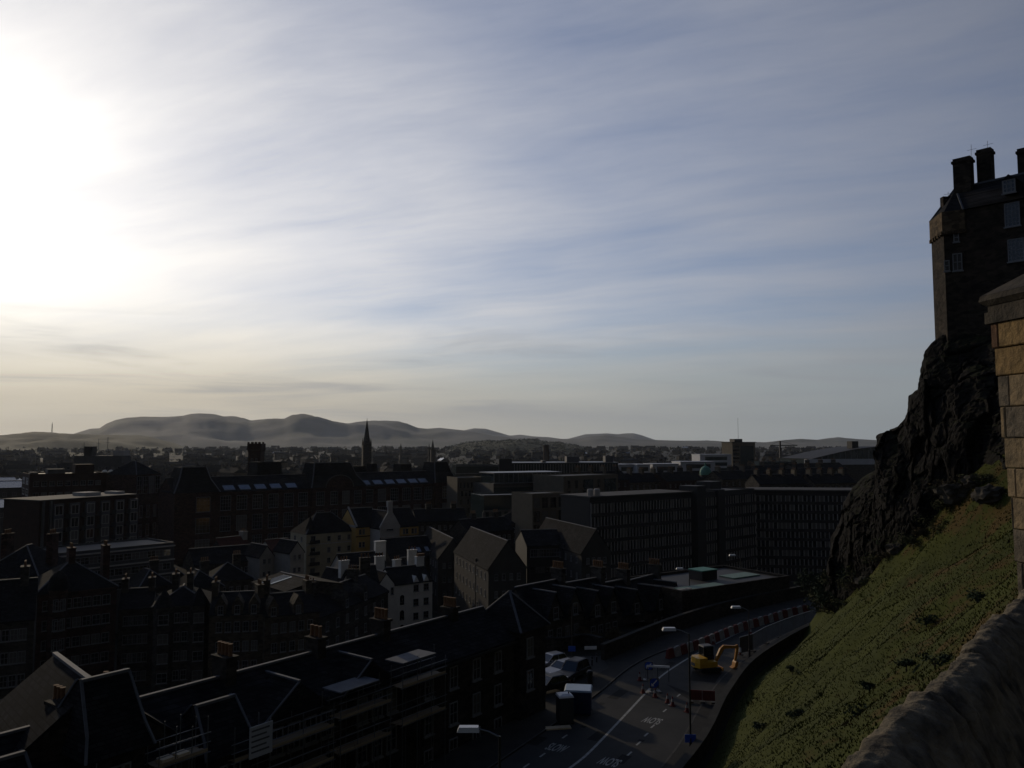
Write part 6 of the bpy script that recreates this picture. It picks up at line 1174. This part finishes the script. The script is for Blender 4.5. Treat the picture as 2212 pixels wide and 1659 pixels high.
def plants():
    for i, (x, Y, H, lb) in enumerate(((825, 67, 5.5, 'bare twiggy tree against the scaffold below the half gable'), (700, 57, 5, 'bare tree in front of the scaffolded houses near the bottom'), (900, 62, 4.5, 'small bare tree between the scaffold stacks'), (760, 52, 5.5, 'bare tree nearest the pavement at the bottom of the row'))):
        p = pY(x, 1500, Y); bare_tree((p.x, p.y, RZ), H, lb, seed=i + 3)
    for i, (x, Y, H, lb) in enumerate(((430, 195, 10, 'bare tree in the dark gardens left of the crow stepped house'), (462, 200, 11, 'bare tree under the college front'), (395, 190, 9, 'bare tree beside the end of the white banded slab'), (960, 150, 9, 'bare tree in front of the harled gables'), (1030, 300, 10, 'bare tree in the car park below the stepped offices'), (915, 260, 11, 'bare tree at the right foot of the college'), (700, 225, 9, 'bare tree below the cream corner flats'))):
        p = pY(x, 1200, Y); bare_tree((p.x, p.y, 56), H, lb, seed=i + 20)
    rr = random.Random(4)
    # scrub at the foot of the crag
    for i, (x, Y, y, rx, rz) in enumerate(((1790, 98, 1290, 2.6, 3.2), (1815, 95, 1282, 2.4, 3), (1840, 92, 1268, 2.2, 2.6), (1770, 103, 1300, 2.4, 3.2), (1800, 93, 1305, 1.8, 2), (1862, 89, 1250, 1.8, 2), (1765, 108, 1290, 2.5, 3.6), (1890, 86, 1236, 1.5, 1.5), (1930, 82, 1212, 1.4, 1.2))):
        p = pY(x, y, Y); z = slope_z(p.x, p.y) - .2; leafy((p.x, p.y, z), rx, rz, 900, ['tallest scrub bush where the crag meets the road bend', 'scrub bush under the lowest buttress of the crag', 'scrub bush on the bank beside the crag foot', 'scrub bush at the end of the barred site fence', 'low bush on the grass in front of the crag scrub', 'small bush on the edge of the grass under the crag', 'far scrub bush overhanging the road bend', 'low bush where the grass edge climbs the crag', 'highest low bush along the foot of the crag'][i], 'bush', 'scrub bushes at the foot of the crag', M['scrub'] if i % 2 else M['evergreen'], seed=i)
    k = 0
    for (x0, y0, Y0), (x1, y1, Y1) in zip([(1800, 1294, 94), (1850, 1256, 87), (1915, 1222, 81), (1985, 1184, 75), (2060, 1124, 72)], [(1850, 1256, 87), (1915, 1222, 81), (1985, 1184, 75), (2060, 1124, 72), (2150, 1052, 68)]):
        for t in (.1, .42, .74):
            x, y, Y = x0 + (x1 - x0) * t + rr.uniform(-8, 8), y0, Y0 + (Y1 - Y0) * t + rr.uniform(-2.5, .5); p = pY(x, y, Y); s = rr.uniform(.7, 1.5)
            leafy((p.x, p.y, slope_z(p.x, p.y) - .15), s * 1.5, s, 420, 'low olive scrub in the broken line where the grass meets the crag', 'bush', 'low scrub along the grass edge of the crag', M['scrub'] if k % 3 else M['dryscrub'], seed=140 + k, leaf=.14); k += 1
    for i, (x, y, Y, s) in enumerate(((1945, 1212, 78, .9), (2070, 1130, 71, 1.2), (2140, 1105, 65, 1.0), (1868, 1262, 84, .7), (2108, 1092, 69, .8))):
        p = pY(x, y, Y); z = slope_z(p.x, p.y); mb = MB(); bm = bmesh.new(); bmesh.ops.create_icosphere(bm, subdivisions=3, radius=s)
        for v in bm.verts: n_ = v.co.normalized(); cv = mnoise.cell_vector(n_ * 2.1 + Vector((i * 3, 0, 0))); v.co = Vector((v.co.x * 1.3, v.co.y, v.co.z * .75)) * (1 + (cv.x - .5) * .35 + fbm(n_.x * 2 + i, n_.y * 2, n_.z * 2) * .3)
        me = bpy.data.meshes.new('boulder'); bm.to_mesh(me); bm.free(); me.materials.append(M['boulder']); o = link('boulder', me, None, (p.x, p.y, z + s * .2)); tag(o, ['grey boulder in the grass below the middle of the crag', 'large pale boulder on the upper grass near the crag', 'pale boulder close to the turret wall on the upper grass', 'small boulder at the low end of the crag foot', 'grey boulder half under the crag on the upper grass'][i], 'boulder', 'boulders at the crag foot')
    # dark tussocks on the grass bank
    for i, (x, y, s) in enumerate(((2018, 1426, .55), (1957, 1430, .3), (1858, 1543, .6), (1725, 1545, .5), (1712, 1445, .4), (1878, 1480, .35), (2000, 1340, .5), (2110, 1290, .5), (1640, 1570, .5))):
        d = ray(x, y); t = 5.0
        while t < 120 and CAMZ + d.z * t > slope_z(d.x * t, d.y * t) + .1: t += .1
        q = Vector((d.x * t, d.y * t, slope_z(d.x * t, d.y * t) - .1)); leafy(q, s * 1.5, s * 1.1, 260, ['dark wedge shaped tussock on the upper grass bank', 'tiny dark tuft left of the wedge shaped tussock', 'broad dark tussock above the parapet coping', 'dark scuffed tussock low on the grass bank', 'small tuft in the middle of the grass bank', 'small dark tuft below the wedge shaped tussock', 'dark tuft high on the bank near the crag', 'dark tuft beside the far parapet coping', 'dark tussock near the road wall'][i], 'tussock', 'dark tussocks on the grass bank', M['evergreen'], 'tussock', leaf=.10, seed=40 + i)
    for i, (x, y) in enumerate(((1180, 1385), (1215, 1382), (1245, 1378), (1195, 1372), (1275, 1388), (1330, 1385))):
        p = gp(x, y); leafy((p.x, p.y, RZ - .1), 1.6, 1.5, 420, ['brown garden shrub left above the parked cars', 'brown garden shrub behind the garden wall middle', 'brown garden shrub under the gabled houses', 'brown garden shrub against the first gabled house', 'garden shrub behind the white name board', 'garden shrub right of the name board on the bank'][i], 'shrub', 'shrubs in the terrace gardens', mat('dry_shrub', (.07, .052, .026), .95, (.04, .034, .018), 2) if i == 0 else bpy.data.materials['dry_shrub'], 'shrub', seed=60 + i)
    for i, (x, Y, H, w) in enumerate(((416, 205, 8, 4), (446, 212, 9, 5), (508, 222, 7, 4), (1100, 300, 7, 5), (1150, 300, 6, 5), (330, 205, 7, 4), (18, 210, 9, 6), (-5, 230, 10, 7), (40, 250, 8, 5))):
        p = pY(x, 1200, Y); leafy((p.x, p.y, 56), w, H, 1100, ['dark evergreen tree in the gardens left of the long hall', 'broad dark evergreen behind the long hall', 'dark evergreen tree by the red roofed house', 'dark evergreen by the car park under the stepped offices', 'dark evergreen right of the car park', 'dark evergreen behind the white banded slab', 'dark evergreen at the left frame edge by the balcony flats', 'evergreen cut by the left frame edge', 'far dark evergreen left of the balcony flats'][i], 'tree', 'evergreen trees in the town', M['evergreen'], 'evergreen_tree', True, .5, seed=80 + i)
plants()
# ---------------------------------------------------------------- skyline and suburbs
def skyline():
    def spire(label, x, Y, ytip, ysh, ybase, wpx):
        a = pY(x, ytip, Y); s = pY(x, ysh, Y); w = wpx / FPX * Y; r = empty('church_spire', (a.x, a.y, 57), R(20), label, 'church spire'); h = s.z - 57; H = a.z - 57
        mb = MB(); mb.box(-w / 2, -w / 2, 0, w / 2, w / 2, h); mb.build('tower', M['tenement'], r); [MB().frus((sx - w * .1, sy - w * .1, sx + w * .1, sy + w * .1), h, (sx - .05, sy - .05, sx + .05, sy + .05), h + (H - h) * .28).build('pinnacle', M['tenement'], r) for sx in (-w * .42, w * .42) for sy in (-w * .42, w * .42)]
        mb = MB(); n = 8; mb.lathe([(w * .46, h + .01), (w * .02, H - 1.2)], 8); sp = mb.build('spire', M['tenement'], r); mb = MB(); mb.tube([(0, 0, H - 2), (0, 0, H)], .12, 5); mb.build('finial', M['black'], sp)
        for z in (h - w * 1.2,): MB().box(-w * .18, -w / 2 - .1, z, w * .18, -w / 2 - .001, h - w * .2).build('belfry_opening', M['black'], r)
        MB().box(-w * .4, w / 2, 0, w * .4, w * 3, h * .4).build('nave', M['tenement'], r)
    spire('tall dark church spire rising above the college roof against the hills', 793, 700, 903, 962, 1000, 18); spire('smaller distant church spire right of the tall one', 935, 1150, 948, 972, 990, 9)
    spire('tiny far church spire between the two larger spires', 866, 1500, 956, 966, 980, 4); spire('small needle church spire left of the far chimney', 927, 1400, 956, 968, 980, 4)
    p = pY(112, 937, 4200); r = empty('radio_mast', (p.x, p.y, p.z - 8), 0, 'thin lattice radio mast on the left hill top', 'mast'); h = pY(112, 915, 4200).z - p.z + 8; mb = MB()
    for s in ((-2.2, -2.2), (2.2, -2.2), (2.2, 2.2), (-2.2, 2.2)): mb.bar((s[0], s[1], 0), (s[0] * .4, s[1] * .4, h), .9, .9)
    mb.build('lattice', M['black'], r); mb = MB(); mb.tube([(0, 0, h * .6), (0, 0, h + 8)], .7, 6); mb.build('antenna', M['black'], r)
    p = pY(1180, 957, 1150); r = empty('factory_chimney', (p.x, p.y, 57), 0, 'stump of a dark brick factory chimney in front of the wooded hill', 'chimney'); H = pY(1180, 1508 * .64 + 0, 1150).z - 57; mb = MB(); mb.lathe([(5, 0), (4, H), (4.6, H + .1), (4.6, H + 2)], 12); mb.build('stack', M['brick'], r); mb = MB(); mb.lathe([(4.0, H + 2.01), (3.6, H + 3)], 12); mb.build('cap', M['darkclad'], r)
    p = pY(1686, 1000, 900); r = empty('tower_crane', (p.x, p.y, 57), 0, 'dark tower crane standing on the skyline right of the slab tower', 'crane'); H = pY(1686, 962, 900).z - 57; mb = MB(); mb.bar((0, 0, 0), (0, 0, H + 5), 1.6, 1.6); mb.build('mast', M['black'], r); mb = MB(); mb.bar((-11, 0, H), (22, 8, H), 1.0, 1.0); mb.build('jib', M['black'], r); mb = MB(); mb.bar((0, 0, H + 5), (18, 6, H + .5), .25, .25); mb.bar((0, 0, H + 5), (-10, 0, H + .5), .25, .25); mb.build('tie_bars', M['black'], r)
    # tenement streets beyond the offices on the right, and sheds at the left edge
    rr = random.Random(12); k = 0
    right = [(1255, 1360, 345, 1040), (1340, 1440, 360, 1043), (1440, 1520, 370, 1040), (1560, 1660, 380, 1036), (1640, 1745, 340, 1046), (1700, 1800, 400, 1030), (1760, 1850, 345, 1045), (1600, 1700, 460, 1022), (1720, 1830, 480, 1016), (1640, 1700, 600, 1008)]
    names = ['brown slate terrace just above the left fin fronted wing', 'brown tenement roofs under the white skyline offices', 'dark tenement roofs left of the copper dome', 'tenement row with pale chimneys below the slab tower', 'brown tenement row with a long ridge above the right fin fronted wing', 'tenement row in the middle of the right rooftops', 'tenement row nearest the crag above the right wing', 'dark tenement row right of the slab tower foot', 'tenement row below the rising curved roof', 'small terrace behind the pale canopy building']
    for (x0, x1, Y, ye), nm in zip(right, names):
        r, dim, rf = bld('tenement_row', nm, 'tenement', x0, Y, x1, Y + rr.uniform(5, 30), ye, 11, M[rr.choice(['tenement', 'buff', 'brick'])], roof='gable', rise=3.6); w, d, h = dim
        for i in range(4): stack(r, w * (.1 + .26 * i), d / 2, h + 1, h + 5.6, 1.2, 2.6, M[rr.choice(['tenement', 'stonew', 'buff'])], 4, 'y')
        rows(r, dim, 'f', 7, [h - 3, h - 6.4], 1, 1.7, pane=False)
    for x0, x1, Y, ye, lb in ((-60, 32, 330, 1046, 'pale metal roofed shed glinting at the left frame edge'), (-50, 48, 300, 1056, 'second low metal roof below the glinting shed at the left edge'), (-40, 30, 250, 1100, 'small metal roofed outbuilding at the left edge by the balcony flats')):
        r, dim, rf = bld('metal_shed', lb, 'shed', x0, Y, x1, Y + 8, ye, 14, M['concrete'], roof='gable', rise=2.2, rmat=M['shinyroof']); rows(r, dim, 'f', 4, [dim[2] - 3], 1.4, 1.4, pane=False)
    # town roofs in the middle distance, then the suburbs
    walls = [M['tenement'], M['buff'], M['brick'], M['darkstone'], M['stonew2'], M['stonew2']]; protos = []
    for i, (w, d, h, rs) in enumerate(((12, 9, 7, 3.4), (20, 10, 10, 3.6), (9, 8, 5.5, 3.2), (28, 11, 12, 3.8), (14, 9, 8, 4))):
        mb = MB(); mb.box(-w / 2, -d / 2, 0, w / 2, d / 2, h); mb.m = 1; mb.poly([(-w / 2 - .3, -d / 2 - .3, h - .1), (w / 2 + .3, -d / 2 - .3, h - .1), (w / 2 + .3, 0, h + rs), (-w / 2 - .3, 0, h + rs), (-w / 2 - .3, d / 2 + .3, h - .1), (w / 2 + .3, d / 2 + .3, h - .1)], [(0, 1, 2, 3), (3, 2, 5, 4), (0, 3, 4), (1, 5, 2)]); mb.m = 0
        for x in (-w * .42, w * .42): mb.box(x - .5, -1, h + rs * .6, x + .5, 1, h + rs + 1.8)
        mb.m = 2
        for k in range(int(w / 3)):
            for z in [2.0 + 3.1 * q for q in range(int(h / 3.2))]: mb.box(-w / 2 + 1 + 3 * k, -d / 2 - .06, z, -w / 2 + 2 + 3 * k, -d / 2 - .002, z + 1.5)
        protos.append(mb)
    def variants(): return [[q.mesh('far_house', [wl, M['slate'] if j < 5 else M['shinyroof'], M['glass']]) for j, wl in enumerate(walls)] for q in protos]
    V = variants(); n = 0; far = MB(); pts = []
    while len(pts) < 1500:
        u = rr.uniform(-.70, .50); Y = 440 + 3200 * rr.random() ** 1.7
        if Y < 620 and u > -.02: continue
        if Y < 470 and u > -.56: continue
        pts.append((Y, u * Y))
    pts.sort()
    for i, (Y, x) in enumerate(pts):
        gz = 57 + (0 if Y < 900 else min(14, (Y - 900) * .007)) - 1
        if i < 300:
            k = rr.choice((0, 1, 1, 3, 4, 3)); o = link('far_house', rr.choice(V[k]), None, (x, Y, gz - 4), (0, 0, rr.choice((0, 1.57, .3, -.4)) + rr.uniform(-.2, .2))); tag(o, 'small distant slate roofed house among the dark suburb beyond the college', 'house', 'distant houses beyond the college')
        else:
            q = protos[rr.choice((0, 1, 2, 4, 3))]; a = rr.uniform(0, 3.14); ca, sa = math.cos(a), math.sin(a); b = len(far.v); s = rr.uniform(.9, 1.3)
            far.v += [(x + (vx * ca - vy * sa) * s, Y + (vx * sa + vy * ca) * s, gz - 1 + vz * s) for vx, vy, vz in q.v]; far.f += [[b + t for t in f] for f in q.f]; c = rr.choice((0, 0, 3, 4)); far.mi += [1 if m == 1 and rr.random() < .985 else (c if m == 0 else 2 if m == 2 else 5) for m in q.mi]
    o = link('suburb', far.mesh('suburb', [M['tenement'], M['slate'], M['glass'], M['buff'], M['stonew2'], M['shinyroof']])); tag(o, 'mass of tiny far suburb houses below the hills', 'suburb', kind='stuff')
    wd = MB(); m = 0
    for _ in range(4200):
        u = rr.uniform(-.72, .55); Y = 480 + 3600 * rr.random() ** 1.5; x = u * Y
        if fbm(x * .004, Y * .004, 3) < -.05 and rr.random() < .7: continue
        if Y < 640 and u > -.05: continue
        gz = 56 + (0 if Y < 900 else min(14, (Y - 900) * .007)); hh = rr.uniform(5, 11) * (1 + (Y > 2200) * .3); ww = hh * rr.uniform(.35, .6)
        for _k in range(9):
            c = Vector((x + rr.gauss(0, .5) * ww, Y + rr.gauss(0, .5) * ww, gz + hh * rr.uniform(.35, .95))); s = ww * rr.uniform(.35, .7); nn = 5; b = len(wd.v)
            wd.v += [tuple(c + Vector((rr.uniform(-1, 1), rr.uniform(-1, 1), rr.uniform(-.8, .8))) * s) for _q in range(nn)]; wd.f += [[b, b + 1, b + 2], [b, b + 2, b + 3], [b + 1, b + 3, b + 4]]; mm = rr.choice((0, 0, 1)); wd.mi += [mm] * 3
    o = link('far_trees', wd.mesh('far_trees', [M['evergreen'], M['twig']])); tag(o, 'dark belts of far trees between the suburb roofs', 'trees', kind='stuff')
    # woods on the near hill
    wd = MB(); hillo = [h for h in C.objects if h.name.startswith('hills')][-1]; vs = [v.co for v in hillo.data.vertices]
    for _ in range(2600):
        c0 = rr.choice(vs); c0 = Vector((c0.x + rr.uniform(-14, 14), c0.y + rr.uniform(-14, 14), c0.z)); hh = rr.uniform(5, 10)
        for _k in range(5):
            c = c0 + Vector((rr.gauss(0, 2.5), rr.gauss(0, 2.5), hh * rr.uniform(.1, .8))); s = rr.uniform(1.5, 3.2); b = len(wd.v); wd.v += [tuple(c + Vector((rr.uniform(-1, 1), rr.uniform(-1, 1), rr.uniform(-.7, .7))) * s) for _q in range(5)]; wd.f += [[b, b + 1, b + 2], [b, b + 2, b + 3], [b + 1, b + 3, b + 4]]; wd.mi += [0] * 3
    o = link('hill_wood', wd.mesh('hill_wood', [M['evergreen']])); tag(o, 'dark wood covering the near hill in the middle', 'wood', kind='stuff')
M['shinyroof'] = mat('wet_lead_roof', (.07, .073, .077), .25, (.08, .085, .09), .5, spec=.8)
skyline()
air()
